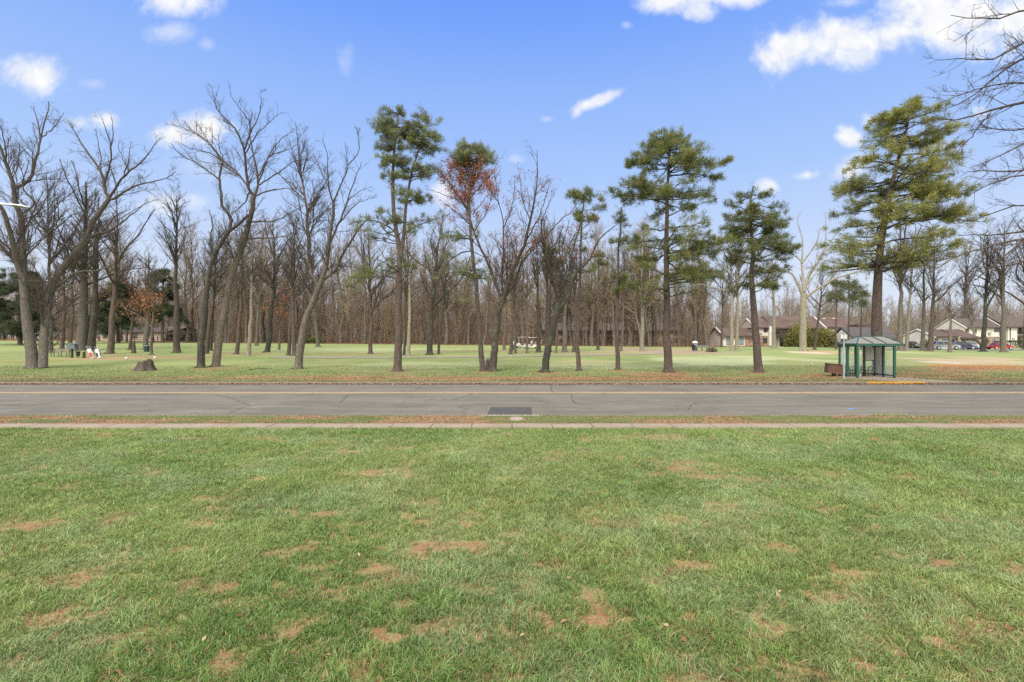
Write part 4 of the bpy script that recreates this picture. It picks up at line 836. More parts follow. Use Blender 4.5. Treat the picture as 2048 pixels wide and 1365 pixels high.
MID = [  # label, base px, width px, top px, bark, lean, bend, limbs, low fork, extra
 ('thick grey brown trunk standing right behind the grey box on its post', 163, 701, 21, 318, BARK_GREY, 8, 3, 8, .36, {}),
 ('dark trunk touching the thick grey brown trunk behind the golf bag', 182, 701, 14, 352, BARK_DARK, 16, 4, 7, .42, {}),
 ('bare tree with flared dark base, first one right of the golf bag', 220, 708, 12.5, 360, BARK_BROWN, 12, 6, 9, .36, {}),
 ('tall straight tree with an oval crown of fine twigs, right of the stump', 354, 706, 12.5, 352, BARK_BROWN, 2, -3, 10, .56, dict(ang=(.3, .62), spread=.38)),
 ('tree half hidden behind the dark lichen spotted leaning trunk', 413, 708, 8, 420, BARK_BROWN, 26, 4, 6, .5, {}),
 ('dark tree between the two leaning trunks, standing well behind them', 420, 702, 8.5, 450, BARK_DARK, 8, 4, 6, .4, {}),
 ('brown slim tree, first one right of the tallest bare tree', 473, 709, 8.5, 420, BARK_BROWN, 6, 8, 7, .42, {}),
 ('twin trunk tree with a pale peeling patch low on its bark', 497, 712, 9, 430, BARK_PALE, 4, 5, 7, .45, {}),
 ('twisted dark tree with crooked limbs, centre of the gap left of the leaning grey tree', 534, 705, 10.5, 400, BARK_DARK, 10, 9, 9, .36, dict(ang=(.5, 1.0))),
 ('slimmer of the two brown trunks just behind the leaning grey tree', 577, 711, 8, 440, BARK_BROWN, 4, 5, 6, .45, {}),
 ('wider of the two brown trunks just behind the leaning grey tree', 589, 712, 10, 405, BARK_BROWN, 6, -6, 8, .4, {}),
 ('brown straight tree standing alone between leaning grey tree and tallest pine', 741, 708, 8.5, 430, BARK_BROWN, -6, 2, 9, .36, dict(ang=(.6, 1.2))),
 ('thin dark trunk touching the pale mottled tree right of the tallest pine', 808, 711, 5.5, 470, BARK_DARK, 2, 3, 5, .5, {}),
 ('pale mottled tree just right of the tallest pine', 816, 712, 8, 440, BARK_PALE, -6, 6, 7, .5, {}),
 ('dark tree leaning right with a flared foot, midway between tallest pine and red maple', 859, 710, 12, 415, BARK_DARK, 30, -6, 9, .36, {}),
 ('thin tree close right of the dark leaning tree with flared foot', 877, 709, 5.5, 480, BARK_BROWN, 16, 4, 6, .4, {}),
 ('brown trunk hiding the left side of the person in white', 1021, 709, 7.5, 470, BARK_BROWN, 4, 3, 6, .5, {}),
 ('slim trunk close right of the person in white', 1031, 707, 5, 480, BARK_FAR, 4, -3, 6, .5, {}),
 ('thin reddish trunk standing in front of the golf carts', 1054, 707, 5.5, 500, BARK_FAR, -2, 2, 6, .5, {}),
 ('straight nearly black trunk just right of the golf carts', 1077, 705, 9, 440, BARK_DARK, -6, 2, 8, .55, {}),
 ('brown trunk half hidden behind the mossy leaning maple', 1096, 705, 8, 400, BARK_BROWN, -10, 2, 8, .5, {}),
 ('short dead trunk between the mossy maple and the grey flared tree', 1112, 706, 4, 560, BARK_FAR, 0, 1, 3, .6, {}),
 ('pale grey tree with a broad flared foot left of the slim ragged pine', 1129, 705, 10, 450, BARK_GREY, -6, 4, 8, .45, {}),
 ('dark reddish trunk right behind the slim ragged pine', 1148, 705, 9, 470, BARK_BROWN, 4, 2, 7, .5, {}),
 ('slim tree almost hidden behind the thin straight pine', 1242, 703, 5, 470, BARK_GREY, 6, 3, 6, .45, {}),
 ('pale tree forking low, in front of the brown building, left of the broad pine', 1284, 703, 9, 440, BARK_PALE, -8, 3, 9, .28, dict(ang=(.25, .7), spread=.6)),
 ('left stem of the pale close pair near the park bench', 1464, 703, 8, 430, BARK_PALE, -4, 2, 7, .45, {}),
 ('right stem of the pale close pair near the park bench', 1473, 703, 8, 420, BARK_PALE, 12, -2, 7, .42, {}),
 ('slim dark tree left of the pale close pair near the bench', 1443, 695, 5, 500, BARK_BROWN, 2, 2, 6, .45, {}),
 ('pale trunk behind the bent pine, in front of the long house', 1548, 698, 9.5, 480, BARK_PALE, -6, 2, 7, .5, {}),
 ('dark slim tree between the pale barked tree and the bus stop sign', 1629, 700, 6, 500, BARK_BROWN, 18, 3, 8, .4, {}),
 ('straight mossy trunk just right of the bus shelter roof', 1801, 702, 11, 420, BARK_GREY, 0, 1, 8, .5, {}),
 ('greenish slender trunk beside the straight mossy trunk right of the shelter', 1813, 702, 6.5, 440, BARK_PALE, 12, 2, 7, .5, {}),
 ('grey trunk left of the pair standing before the parked silver car', 1845, 702, 8, 450, BARK_GREY, 2, 2, 8, .45, {}),
 ('brown trunk just left of the parked silver car', 1859, 703, 9.5, 460, BARK_BROWN, 8, 3, 8, .4, {}),
 ('short reddish trunk in front of the silver car bonnet', 1899, 705, 6.5, 560, BARK_FAR, 0, 1, 6, .5, {}),
 ('dark tree between the white car and the red car', 1966, 704, 9, 440, BARK_DARK, 8, 2, 10, .36, dict(ang=(.5, 1.0))),
 ('grey tree standing in front of the red car', 2007, 705, 10, 420, BARK_GREY, 4, -3, 10, .36, dict(ang=(.5, 1.0))),
 ('thin dark tree right of the evergreens at far left, beside the pale double trunk', 124, 698, 7, 420, BARK_BROWN, 4, 3, 7, .4, {}),
 ('dark trunk behind the pale double trunk at far left', 101, 706, 9, 300, BARK_GREY, -12, 4, 8, .5, {}),
 ('leaning slim tree left of the green utility box', 259, 700, 6, 520, BARK_BROWN, 10, 3, 7, .4, dict(leaves=leafset(260, .26, ORG, None, 'leaves', .3))),
 ('many limbed tree with orange leaves behind the green utility box', 292, 700, 10, 480, BARK_GREY, 6, 3, 9, .3, dict(leaves=leafset(520, .26, ORG, pxbox(200, 400, 585, 672), 'leaves', .4), ang=(.5, 1.15))),
 ('thin tree with orange leaves just right of the green utility box', 303, 710, 6, 500, BARK_GREY, 6, 2, 8, .3, dict(leaves=leafset(330, .24, ORG, pxbox(200, 400, 590, 668), 'leaves', .4), ang=(.5, 1.15))),
 ('slim tree with rust red young leaves left of the twin brown trunks', 558, 700, 5, 560, BARK_FAR, 6, 2, 7, .35, dict(leaves=leafset(500, .25, RUST, None, 'leaves', .25))),
 ('tree with rusty leaves between golf box and thin dark tree', 140, 690, 7, 470, BARK_BROWN, 6, 3, 8, .35, dict(leaves=leafset(450, .26, ORG + RUST, pxbox(60, 260, 560, 665), 'leaves', .3))),
 ('grey tree leaning left, behind the limbs of the leaning grey tree', 636, 694, 8, 430, BARK_GREY, -16, -4, 9, .4, {}),
 ('slender tree left of the twisted dark tree, far across the course', 513, 692, 7, 470, BARK_FAR, 4, 3, 7, .4, {}),
 ('thin grey tree with upright twigs between the red maple and the person', 1008, 700, 5.5, 430, BARK_FAR, 8, 2, 8, .4, {}),
 ('bare tree above the low red roofed house', 1925, 694, 8, 470, BARK_GREY, 6, 3, 10, .4, dict(ang=(.5, 1.05))),
 ('crooked pale tree at the gable of the two storey house', 1953, 698, 5, 590, BARK_PALE, -30, 6, 8, .3, dict(ang=(.4, 1.0))),
 ('bare tree at the right edge in front of the white wall', 2052, 700, 9, 430, BARK_BROWN, -6, 3, 10, .35, dict(ang=(.5, 1.05))),
]
for i, (lab, bx, by, w_, top, mat, lean, bend, limbs, low, ex) in enumerate(MID):
    back_tree(lab, bx, by, w_, top, mat, lean, bend, limbs, low, seed=i, **ex)
# evergreens
EVG = np.array([(.06, .085, .045), (.05, .07, .04), (.08, .095, .05)])
pine('dark evergreen with low drooping boughs at the far left edge', [(40, 690), (40, 640), (39, 580), (38, 520)], (8, 2), [([(515, 30, 50), (545, 5, 70), (600, -30, 85), (650, -40, 90), (672, -30, 80)], 50, 1, 0)], 31, cols=EVG, name='evergreen_tree', cat='evergreen tree', k=9, leafw=.05, ln=.4, up0=(-.4, -.05))
pine('second dark evergreen, half hidden by the pale double trunk', [(53, 691), (53, 640), (54, 580), (54, 530)], (6, 2), [([(528, 48, 62), (560, 30, 85), (610, 15, 105), (660, 10, 110)], 34, .8, 0)], 32, cols=EVG, name='evergreen_tree', cat='evergreen tree', k=9, leafw=.05, ln=.4, up0=(-.4, -.05))
pine('dense evergreen behind the orange leaved trees, left of the oval crowned tree', [(325, 686), (325, 640), (326, 590), (326, 540)], (6, 1.6), [([(535, 320, 332), (560, 302, 345), (600, 290, 365), (640, 285, 372), (662, 290, 370)], 60, 1, 0)], 33, cols=EVG, name='evergreen_tree', cat='evergreen tree', k=9, leafw=.06, ln=.5, up0=(-.3, 0))
pine('evergreen behind the thick double trunk near the golf bag', [(236, 686), (236, 640), (236, 590), (236, 560)], (6, 1.6), [([(555, 228, 244), (590, 200, 268), (630, 190, 285), (662, 185, 285)], 46, 1, 0)], 34, cols=EVG, name='evergreen_tree', cat='evergreen tree', k=9, leafw=.06, ln=.5, up0=(-.3, 0))
for j, (bx, top, lab) in enumerate([(1672, 558, 'left of three slender far pines showing above the long house roof'), (1697, 548, 'middle of three slender far pines showing above the long house roof'), (1722, 566, 'right of three slender far pines, the one nearest the huge pine')]):
    base_ = P(bx, 694, 150); random.seed(j)
    pine(lab, [(bx, 699), (bx, 660), (bx + 1, 610), (bx + 1, top + 8)], (4, 1), [([(top, bx - 5, bx + 6), (top + 15, bx - 15, bx + 16), (top + 40, bx - 17, bx + 18), (top + 62, bx - 10, bx + 10)], 20, .6, 0)], 40 + j, cols=GREYG * .9 + .03, k=6, leafw=.07, ln=.55)
pine('pine with a small green crown showing above the mossy maple fork', [(1100, 704), (1100, 640), (1101, 580), (1103, 500)], (6, 1.6), [([(480, 1095, 1112), (510, 1085, 1125), (545, 1088, 1122)], 20, .9, 0)], 45, cols=GREYG, k=8, leafw=.05, ln=.4)
pine('small crowned pine seen through the limbs between slim ragged pine and thin pine', [(1196, 700), (1196, 640), (1197, 580), (1197, 510)], (6, 1.6), [([(490, 1190, 1206), (530, 1178, 1216), (570, 1180, 1214)], 20, .8, 0)], 46, cols=GREYG, k=8, leafw=.05, ln=.4)

# ---------------------------------------------- the wood: single trunks as copies of eight kinds, far mass as one thicket
def proto_tree(i):
    rng = np.random.default_rng(900 + i); H = rng.uniform(18, 24); o = empty('woodland_tree', (0, 0, 0), 'slim bare tree in the wood beyond the golf course', 'tree', 'bare trees of the wood beyond the course')
    n = 9; f = np.linspace(0, 1, n); pts = np.stack([np.cumsum(rng.normal(0, .26, n)) + rng.normal(0, 1.1) * f, np.cumsum(rng.normal(0, .26, n)) + rng.normal(0, 1.1) * f, f * H * .96 - .3], 1); r0 = rng.uniform(.10, .30); r = r0 * (1 - .86 * f); r[0] *= 1.5
    Pt, R = pts[None], r[None]; T = Tubes(); C = Tubes(); T.add(Pt, R, 6)
    L1, RL = grow(rng, Pt, R, int(rng.integers(4, 8)), .38, (.18, .4), (.3, .95), .2, 9, .1, rr=.7, lmin=1.5, rmin=.03); T.add(L1, RL, 5)
    T.build('trunk', BARK_FAR if i % 3 else BARK_GREY, o)
    crown_levels(rng, [(Pt, R, .25), (L1, RL, .1)], 1.9, 2.7, 2.4, l1=(.14, .40), up=.16, T=C, sides=(3, 3, 3), thin=1.4, twig_r=.014)
    C.build('crown', TWIG_FAR, o); return o
protos = [proto_tree(i) for i in range(8)]
CH = {p.name: [c for c in COL.objects if c.parent == p] for p in protos}
rng = np.random.default_rng(77); cnt = 0; big = set(); spots = []
HB = [(1440, 1735, 100, 140), (1060, 1370, 113, 132), (1700, 1830, 98, 118), (1860, 2100, 92, 140), (170, 400, 108, 128)]
tries = 0; n_front = 0
for q_ in range(42):
    y = rng.uniform(101.5, 107) if q_ < 30 else rng.uniform(112, 119); px = rng.uniform(1060, 1375) if q_ < 30 else rng.uniform(170, 410); spots.append(((px - CX) / F * y, y))
for q_ in range(44):
    y = rng.uniform(98, 106); px = rng.uniform(430, 1420) if q_ < 36 else rng.uniform(40, 420); big.add(len(spots)); spots.append(((px - CX) / F * y, y))
while len(spots) < 296 and tries < 40000:
    tries += 1
    y = 103 + 60 * rng.random() ** 1.5; px = rng.uniform(-90, 2140); x = (px - CX) / F * y
    if px > 1420 and y < 141: continue
    if px < 420 and y < 112: continue
    if any(a - 20 < px < b + 20 and c < y < d_ for a, b, c, d_ in HB): continue
    if px > 1000 and px < 1400 and y < 108 and rng.random() < .3: continue
    if px < 420 and rng.random() < .45: continue
    if any((x - q[0]) ** 2 + (y - q[1]) ** 2 < 2.2 for q in spots): continue
    if vnoise(np.array([x]), np.array([y]), 11, 3)[0] < .33 and rng.random() < .7: continue
    spots.append((x, y))
for k, (x, y) in enumerate(spots):
    p = protos[k % 8]
    o = p if k < 8 else copy_tree(p, CH)
    o.location = (x, y, gz(x, y)); o.rotation_euler = (0, 0, rng.uniform(0, 6.28)); s = rng.uniform(1.0, 1.28) if k in big else rng.uniform(.58, 1.15) * (.86 if (x / y * F + CX) > 1420 or (x / y * F + CX) < 420 else 1); o.scale = (s * .95, s * .95, s)
# thicket behind: trunks and twigs nobody could count
rng = np.random.default_rng(78); T = Tubes(); M = 2300
y = 130 + 78 * rng.random(M); x = (rng.random(M) * 2 - 1) * 1.2 * y; Hh = rng.uniform(8, 20, M) * np.where(x > 55, .85, 1); n = 5; f = np.linspace(0, 1, n)
Pt = np.stack([x[:, None] + rng.normal(0, .35, (M, n)) * f, y[:, None] + 0 * f, ground(x, y)[:, None] - .2 + Hh[:, None] * f], -1); R = rng.uniform(.08, .19, M)[:, None] * (1 - .8 * f)
T.add(Pt, R, 4)
A, RA = grow(rng, Pt, R, 20000, .12, (.2, .48), (.4, 1.1), .15, 5, .16, rr=.6, rmin=.03); T.add(A, RA, 3)
A2, RA2 = grow(rng, A, RA, 80000, .1, (.3, .7), (.3, .9), .2, 4, .12, rr=.7, rmin=.022); T.add(A2, RA2, 3)
A3, RA3 = grow(rng, A2, RA2, 130000, .1, (.4, .9), (.3, .9), .2, 3, .12, rr=.7, rmin=.018); T.add(A3, RA3, 3)
o = T.build('distant_woods', TWIG_FAR, None); tag(o, 'brown haze of bare trunks and twigs of the far wood', 'woods', kind='stuff')
# brush and saplings at the edge of the wood
T = Tubes(); M = 8000; x = rng.uniform(-125, 150, M); y = wood_edge(x) + 5 + 34 * rng.random(M) ** 1.2
px = CX + x / y * F; k = ~((px > 1420) & (y < 141)) & ~((px < 420) & (y < 130)) & ~((px > 1060) & (px < 1370) & (y > 113) & (y < 132)); x, y, px = x[k], y[k], px[k]; M = len(x); n = 4; f = np.linspace(0, 1, n); Hh = rng.uniform(.6, 3.4, M)
Pt = np.stack([x[:, None] + rng.normal(0, .3, (M, n)) * f, y[:, None] + rng.normal(0, .3, (M, n)) * f, ground(x, y)[:, None] - .1 + Hh[:, None] * f], -1); R = rng.uniform(.015, .045, M)[:, None] * (1 - .6 * f)
T.add(Pt, R, 3); A, RA = grow(rng, Pt, R, 34000, .2, (.3, .7), (.4, 1.0), .15, 4, .15, rr=.7, rmin=.014); T.add(A, RA, 3)
M = 2300; x = rng.uniform(-125, 150, M); y = wood_edge(x) + 4 + 34 * rng.random(M); px = CX + x / y * F
k = ~((px > 1420) & (y < 141)) & ~((px < 420) & (y < 130)) & ~((px > 1060) & (px < 1370) & (y > 112) & (y < 132)); x, y = x[k], y[k]; M = len(x); n = 6; f = np.linspace(0, 1, n); Hh = rng.uniform(3.5, 11.5, M)
Pt = np.stack([x[:, None] + np.cumsum(rng.normal(0, .25, (M, n)), 1) * (f > 0), y[:, None] + 0 * f, ground(x, y)[:, None] - .1 + Hh[:, None] * f], -1); R = rng.uniform(.03, .075, M)[:, None] * (1 - .75 * f)
T.add(Pt, R, 4); A, RA = grow(rng, Pt, R, 17000, .15, (.2, .5), (.4, 1.1), .15, 5, .15, rr=.7, rmin=.016); T.add(A, RA, 3); A, RA = grow(rng, A, RA, 52000, .1, (.3, .7), (.4, 1.0), .15, 3, .15, rr=.7, rmin=.013); T.add(A, RA, 3)
o = T.build('undergrowth', bark('brush_twigs', (.22, .165, .115), (.40, .31, .22), mossy=.05), None); tag(o, 'brown leafless undergrowth along the edge of the wood', 'undergrowth', kind='stuff')
# ------------------------------------------------------------------ buildings
ROOF = simple('brown_shingle', (.075, .057, .047), .9, .35, 1.2, bumpy=.3); ROOFR = simple('rust_shingle', (.082, .052, .042), .9, .4, .5, bumpy=.3); ROOFD = simple('dark_shingle', (.06, .055, .055), .9, .3, 1.0)
WHITE = simple('white_stucco', (.56, .53, .475), .9, .12, .8); CREAM = simple('cream_stucco', (.42, .36, .29), .9, .15, .8)
STONE = None
def stone_mat():
    m, nt_, b = newmat('rubble_stone'); v = coord(nt_)
    vo = N(nt_, 'ShaderNodeTexVoronoi', Scale=3.2); nt_.links.new(v, vo.inputs['Vector'])
    vd = N(nt_, 'ShaderNodeTexVoronoi', Scale=3.2); vd.feature = 'DISTANCE_TO_EDGE'; nt_.links.new(v, vd.inputs['Vector'])
    sp_ = nt_.nodes.new('ShaderNodeSeparateColor'); nt_.links.new(vo.outputs['Color'], sp_.inputs[0])
    c = ramp(nt_, sp_.outputs[0], [(0, (.16, .09, .06)), (.35, (.28, .19, .125)), (.7, (.36, .28, .2)), (1, (.2, .16, .13))])
    c = mixc(nt_, c, (.12, .1, .085), ramp(nt_, vd.outputs[0], [(.0, (1,) * 3), (.06, (0,) * 3)])); nt_.links.new(c, b.inputs['Base Color']); b.inputs['Roughness'].default_value = .95; return m
STONE = stone_mat()
TIMBER = simple('dark_timber', (.06, .042, .034), .8); PANE = simple('window_glass', (.05, .065, .07), .12, .3, 1.5); PANEL_ = simple('pale_glass', (.20, .27, .28), .15, .3, 1.2); TRIM = simple('white_trim', (.48, .46, .43), .7, .1)
ACM = simple('unit_metal', (.25, .24, .22), .6)
class House:
    def __init__(s, label, Y, x0px, rz=0, cat='house', name='house', py0=694):
        s.Y = Y; s.x0 = (x0px - CX) / F * Y; s.g = gz(s.x0, Y); s.o = empty(name, (s.x0, Y, s.g), label, cat, None, rad(rz))
    def X(s, px): return (px - CX) / F * s.Y - s.x0
    def Z(s, py): return CZ - (py - HY) / F * s.Y - s.g
    def wall(s, px0, px1, py0, py1, dep, mat, name='wall', y0=0, z0=None):
        bm = B(); box(bm, s.X(px0), s.X(px1), y0, y0 + dep, s.Z(py1) if z0 is None else z0, s.Z(py0)); return bobj(name, bm, mat, s.o)
    def roof(s, px0, px1, pyr, pye, dep, mat, over=.5, thick=.22, rakes=True, y0=0, endwall=None):
        """ridge parallel to the front, at depth dep/2"""
        x0, x1, zr, ze = s.X(px0), s.X(px1), s.Z(pyr), s.Z(pye); ym = y0 + dep / 2; bm = B()
        prof = [(y0 - over, ze), (ym, zr), (y0 + dep + over, ze), (y0 + dep + over, ze - thick), (ym, zr - thick * 1.3), (y0 - over, ze - thick)]
        L = [bm.verts.new((x0, y, z)) for y, z in prof]; R_ = [bm.verts.new((x1, y, z)) for y, z in prof]
        bm.faces.new(L[::-1]); bm.faces.new(R_)
        for i in range(6): bm.faces.new((L[i], L[(i + 1) % 6], R_[(i + 1) % 6], R_[i]))
        r = bobj('roof', bm, mat, s.o)
        bm = B(); box(bm, x0 + .02, x1 - .02, y0 - over - .06, y0 - over - .005, ze - thick - .04, ze + .02); bobj('gutter', bm, TIMBER, s.o); return r
    def gable(s, px, pyr, pye, dep, mat, y0=0, th=.25, rake=True, side=1, pyg=None):
        x = s.X(px); bm = B(); ym = y0 + dep / 2; zb = 0 if pyg is None else s.Z(pyg)
        prof = [(y0 + .05, zb), (y0 + dep - .05, zb), (y0 + dep - .05, s.Z(pye) - .25), (ym, s.Z(pyr) - .4), (y0 + .05, s.Z(pye) - .25)]
        L = [bm.verts.new((x - .02, y, z)) for y, z in prof]; R_ = [bm.verts.new((x + th, y, z)) for y, z in prof]; bm.faces.new(L[::-1]); bm.faces.new(R_)
        for i in range(5): bm.faces.new((L[i], L[(i + 1) % 5], R_[(i + 1) % 5], R_[i]))
        bobj('gable_wall', bm, mat, s.o)
        if rake:
            bm = B()
            for a, c in (((y0 - .55, s.Z(pye) - .1), (ym, s.Z(pyr) + .12)), ((ym, s.Z(pyr) + .12), (y0 + dep + .55, s.Z(pye) - .1))):
                vs = [bm.verts.new(p) for p in [(x - .12, a[0], a[1] - .28), (x - .12, c[0], c[1] - .28), (x - .12, c[0], c[1]), (x - .12, a[0], a[1]), (x + .14, a[0], a[1] - .28), (x + .14, c[0], c[1] - .28), (x + .14, c[0], c[1]), (x + .14, a[0], a[1])]]
                for f in ((0, 1, 2, 3), (7, 6, 5, 4), (0, 4, 5, 1), (3, 2, 6, 7), (0, 3, 7, 4), (1, 5, 6, 2)): bm.faces.new([vs[i] for i in f])
            bobj('rake_board', bm, TRIM, s.o)
    def win(s, px0, px1, py0, py1, y0=0, mat=None, frame=None, n=2, name='window', z0=None):
        x0, x1, z1, zb = s.X(px0), s.X(px1), s.Z(py0), (s.Z(py1) if z0 is None else z0); t = .07; bm = B()
        for a in ((x0, x1, zb, zb + t), (x0, x1, z1 - t, z1), (x0, x0 + t, zb + t, z1 - t), (x1 - t, x1, zb + t, z1 - t)): box(bm, a[0], a[1], y0 - .06, y0 - .002, a[2], a[3])
        for k in range(1, n): xm = x0 + (x1 - x0) * k / n; box(bm, xm - .025, xm + .025, y0 - .055, y0 - .002, zb + t, z1 - t)
        fr = bobj(name, bm, frame or TIMBER, s.o); bm = B(); box(bm, x0 + t, x1 - t, y0 - .035, y0 - .003, zb + t, z1 - t); bobj('pane', bm, mat or PANE, fr)
    def block(s, px0, px1, py0, py1, ya, yb, mat, name): bm = B(); box(bm, s.X(px0), s.X(px1), ya, yb, s.Z(py1), s.Z(py0)); return bobj(name, bm, mat, s.o)
# long two storey house behind the pale tree
h = House('long two storey house with brown roofs, white walls and stone base behind the bush', 120, 1447)
h.wall(1447, 1511, 672, 694, 8, WHITE, z0=-.3); h.roof(1443, 1513, 655, 672, 9, ROOFR); h.gable(1446, 655, 672, 8.4, WHITE)
h.win(1453, 1463, 676, 690, mat=PANEL_, name='patio_door'); h.win(1476, 1487, 676, 690, mat=PANEL_, name='patio_door'); h.block(1490, 1510, 676, 694, -.05, .02, STONE, 'stone_wall')
h.wall(1513, 1546, 655, 672, 8, WHITE, y0=.2); h.wall(1513, 1546, 672, 694, 8, STONE, 'stone_wall', y0=.25, z0=-.3); h.roof(1511, 1548, 636, 655, 9, ROOFR, y0=.2); h.gable(1511.4, 636.5, 655, 8.8, CREAM, y0=.3, rake=True, pyg=656)
h.win(1528, 1536, 657, 665, y0=.2); h.win(1527, 1535, 676, 687, y0=.25); h.block(1537, 1541.5, 653, 692, -.5, .6, WHITE, 'chimney'); h.block(1519, 1524, 666, 668.5, -.1, .3, ACM, 'air_conditioner')
h.wall(1547, 1655, 656, 694, 7, CREAM, y0=1.6, z0=-.3); h.roof(1546, 1652, 631, 656, 9, ROOFR, y0=.4); h.gable(1546.5, 631.5, 656, 8.6, WHITE, y0=.6, rake=False, pyg=656); h.block(1548, 1655, 669, 671.5, .2, 1.7, TIMBER, 'balcony')
bm = B()
for k in range(54): xa = h.X(1548.5 + 2 * k); box(bm, xa, xa + .05, .24, .29, h.Z(669), h.Z(663.5))
box(bm, h.X(1548), h.X(1655), .22, .31, h.Z(663.5), h.Z(663)); bobj('balcony_rail', bm, TIMBER, h.o)
for a in (1552, 1580, 1612, 1636): h.win(a, a + 15, 657.5, 668.5, y0=1.6, n=3)
for a, c in ((1553, 1562), (1566, 1574), (1592, 1606), (1612, 1624), (1640, 1650)): h.win(a, c, 676, 692.5, y0=1.6, mat=PANE if a != 1553 else PANEL_, name='patio_door')
h.wall(1656, 1706, 654, 676, 8, WHITE); h.wall(1656, 1706, 676, 694, 8, STONE, 'stone_wall', y0=.06, z0=-.3); h.roof(1652, 1710, 633, 654.5, 9, ROOFR); h.gable(1650, 633, 655, 8.6, WHITE, pyg=656); h.gable(1705.5, 633, 655, 8.6, WHITE, rake=False)
for a in (1681, 1693.3): h.block(a, a + 1.3, 655, 676, -.05, .02, TIMBER, 'timber_strip')
h.win(1683, 1692.5, 656.5, 668.5, mat=PANEL_); h.block(1673.5, 1680, 666.5, 670.5, -.35, .3, ACM, 'air_conditioner'); h.win(1682, 1692, 678, 689, y0=.06, n=1, name='doorway'); h.win(1663, 1672, 678.5, 688, y0=.06)
h.block(1705, 1706.3, 655, 692, -.12, -.02, TIMBER, 'downpipe')
for a in (1664, 1684):
    bm = B(); box(bm, h.X(a), h.X(a + 5), 3.4, 4.0, h.Z(637.2), h.Z(635.4)); bobj('roof_vent', bm, TRIM, h.o)
# low house behind the shelter
h = House('low house with dark hip roof half hidden behind the bus shelter', 106, 1712)
h.wall(1716, 1790, 677, 696, 7, CREAM, z0=-.3); h.roof(1706, 1796, 654, 677.5, 8, ROOFD); h.block(1752, 1796, 648, 658, 5.5, 8.6, ROOFR, 'rear_roof'); h.gable(1707, 655, 677.5, 7.6, WHITE, rake=False)
for a in (1722, 1735, 1775): h.win(a, a + 8, 681, 690)
h.block(1793, 1806, 668, 697, 3, 8, WHITE, 'side_wing')
# single storey red roof
h = House('single storey white house with a rust red roof behind the silver car', 103, 1866)
h.wall(1874, 1911, 673, 700, 8, WHITE, z0=-.3); h.wall(1911, 1950, 676, 700, 8, STONE, 'stone_wall', y0=-.6, z0=-.3); h.roof(1867, 1913, 658.3, 673, 9, ROOFR); h.roof(1911.5, 1952, 658.5, 676, 9.4, ROOFR, y0=-.9); h.gable(1867.5, 658.5, 673, 8.6, WHITE)
h.win(1884, 1897, 678.5, 688, mat=PANEL_, n=3); h.win(1900, 1909, 679, 691, name='door'); h.win(1924, 1939, 679, 687.5, y0=-.6, mat=PANEL_, n=3); h.block(1874, 1875, 673, 696, -.1, -.01, TIMBER, 'downpipe'); h.block(1910.7, 1914, 673.5, 696, -.95, -.62, CREAM, 'pier')
# two storey at the right
h = House('two storey white house with stone base at the right edge', 126, 1930)
h.wall(1938, 2006, 655, 674, 8, WHITE); h.wall(1938, 2006, 674, 694, 8, STONE, 'stone_wall', y0=.06, z0=-.3); h.roof(1930, 2006, 636, 655, 9, ROOF); h.gable(1929, 636, 655, 8.6, WHITE, pyg=694); h.gable(2004, 634, 655, 8.6, WHITE, pyg=656)
h.win(1946, 1953, 659, 667.5); h.win(1963, 1971, 659, 667); h.win(1988, 2004, 657, 664.5, n=3); h.win(1989, 2005, 677, 683.5, mat=PANEL_, y0=.06, n=3); h.win(1967, 1978, 677.5, 687, y0=.06)
for a in (1975.5, 1998): h.block(a, a + 5, 665.5, 669, -.35, .3, ACM, 'air_conditioner')
h.wall(2010, 2028, 652, 694, 8, WHITE, y0=-.8, z0=-.3); h.wall(2028, 2100, 668, 694, 7, CREAM, y0=1.0, z0=-.3); h.wall(2028, 2100, 652, 668, 7, TIMBER, 'recess_wall', y0=1.0); h.roof(2005, 2110, 631, 654, 10, ROOF, y0=-.8)
h.win(2032, 2046, 655, 665, y0=1.0, n=2); h.win(2050, 2068, 655, 665, y0=1.0, n=3); h.win(2034, 2050, 677, 688, y0=1.0, n=3); h.block(2029, 2100, 671.5, 675, -.2, 1.1, TIMBER, 'balcony'); h.block(2013.2, 2014.2, 655, 692, -.95, -.82, TIMBER, 'downpipe')
bm = B()
for a in (2017.6, 2020.8):
    for q in (0, 1): box(bm, h.X(a + q * 1.1), h.X(a + q * 1.1 + .75), -.87, -.82, h.Z(679.2), h.Z(677.0))
bobj('house_number_plate', bm, TIMBER, h.o)
# brown block in the wood
h = House('dark brown two storey stone building behind the trees at centre right', 122, 1085, name='apartment_building', cat='building')
h.wall(1085, 1362, 661, 692, 8, STONE, 'stone_wall', z0=-.4); h.roof(1078, 1368, 645, 661, 9, ROOF)
for k, a in enumerate(range(1096, 1350, 23)):
    h.win(a, a + 9, 663, 671, mat=PANE if k % 3 else PANEL_); h.win(a + 1, a + 8, 677, 686, mat=PANE if k % 4 else PANEL_)
for a in (1135, 1212, 1290): h.block(a, a + 16, 672, 675, -1.4, .02, TIMBER, 'balcony'); h.block(a, a + .8, 662, 690, -1.4, -1.2, TIMBER, 'post'); h.block(a + 15.2, a + 16, 662, 690, -1.4, -1.2, TIMBER, 'post')
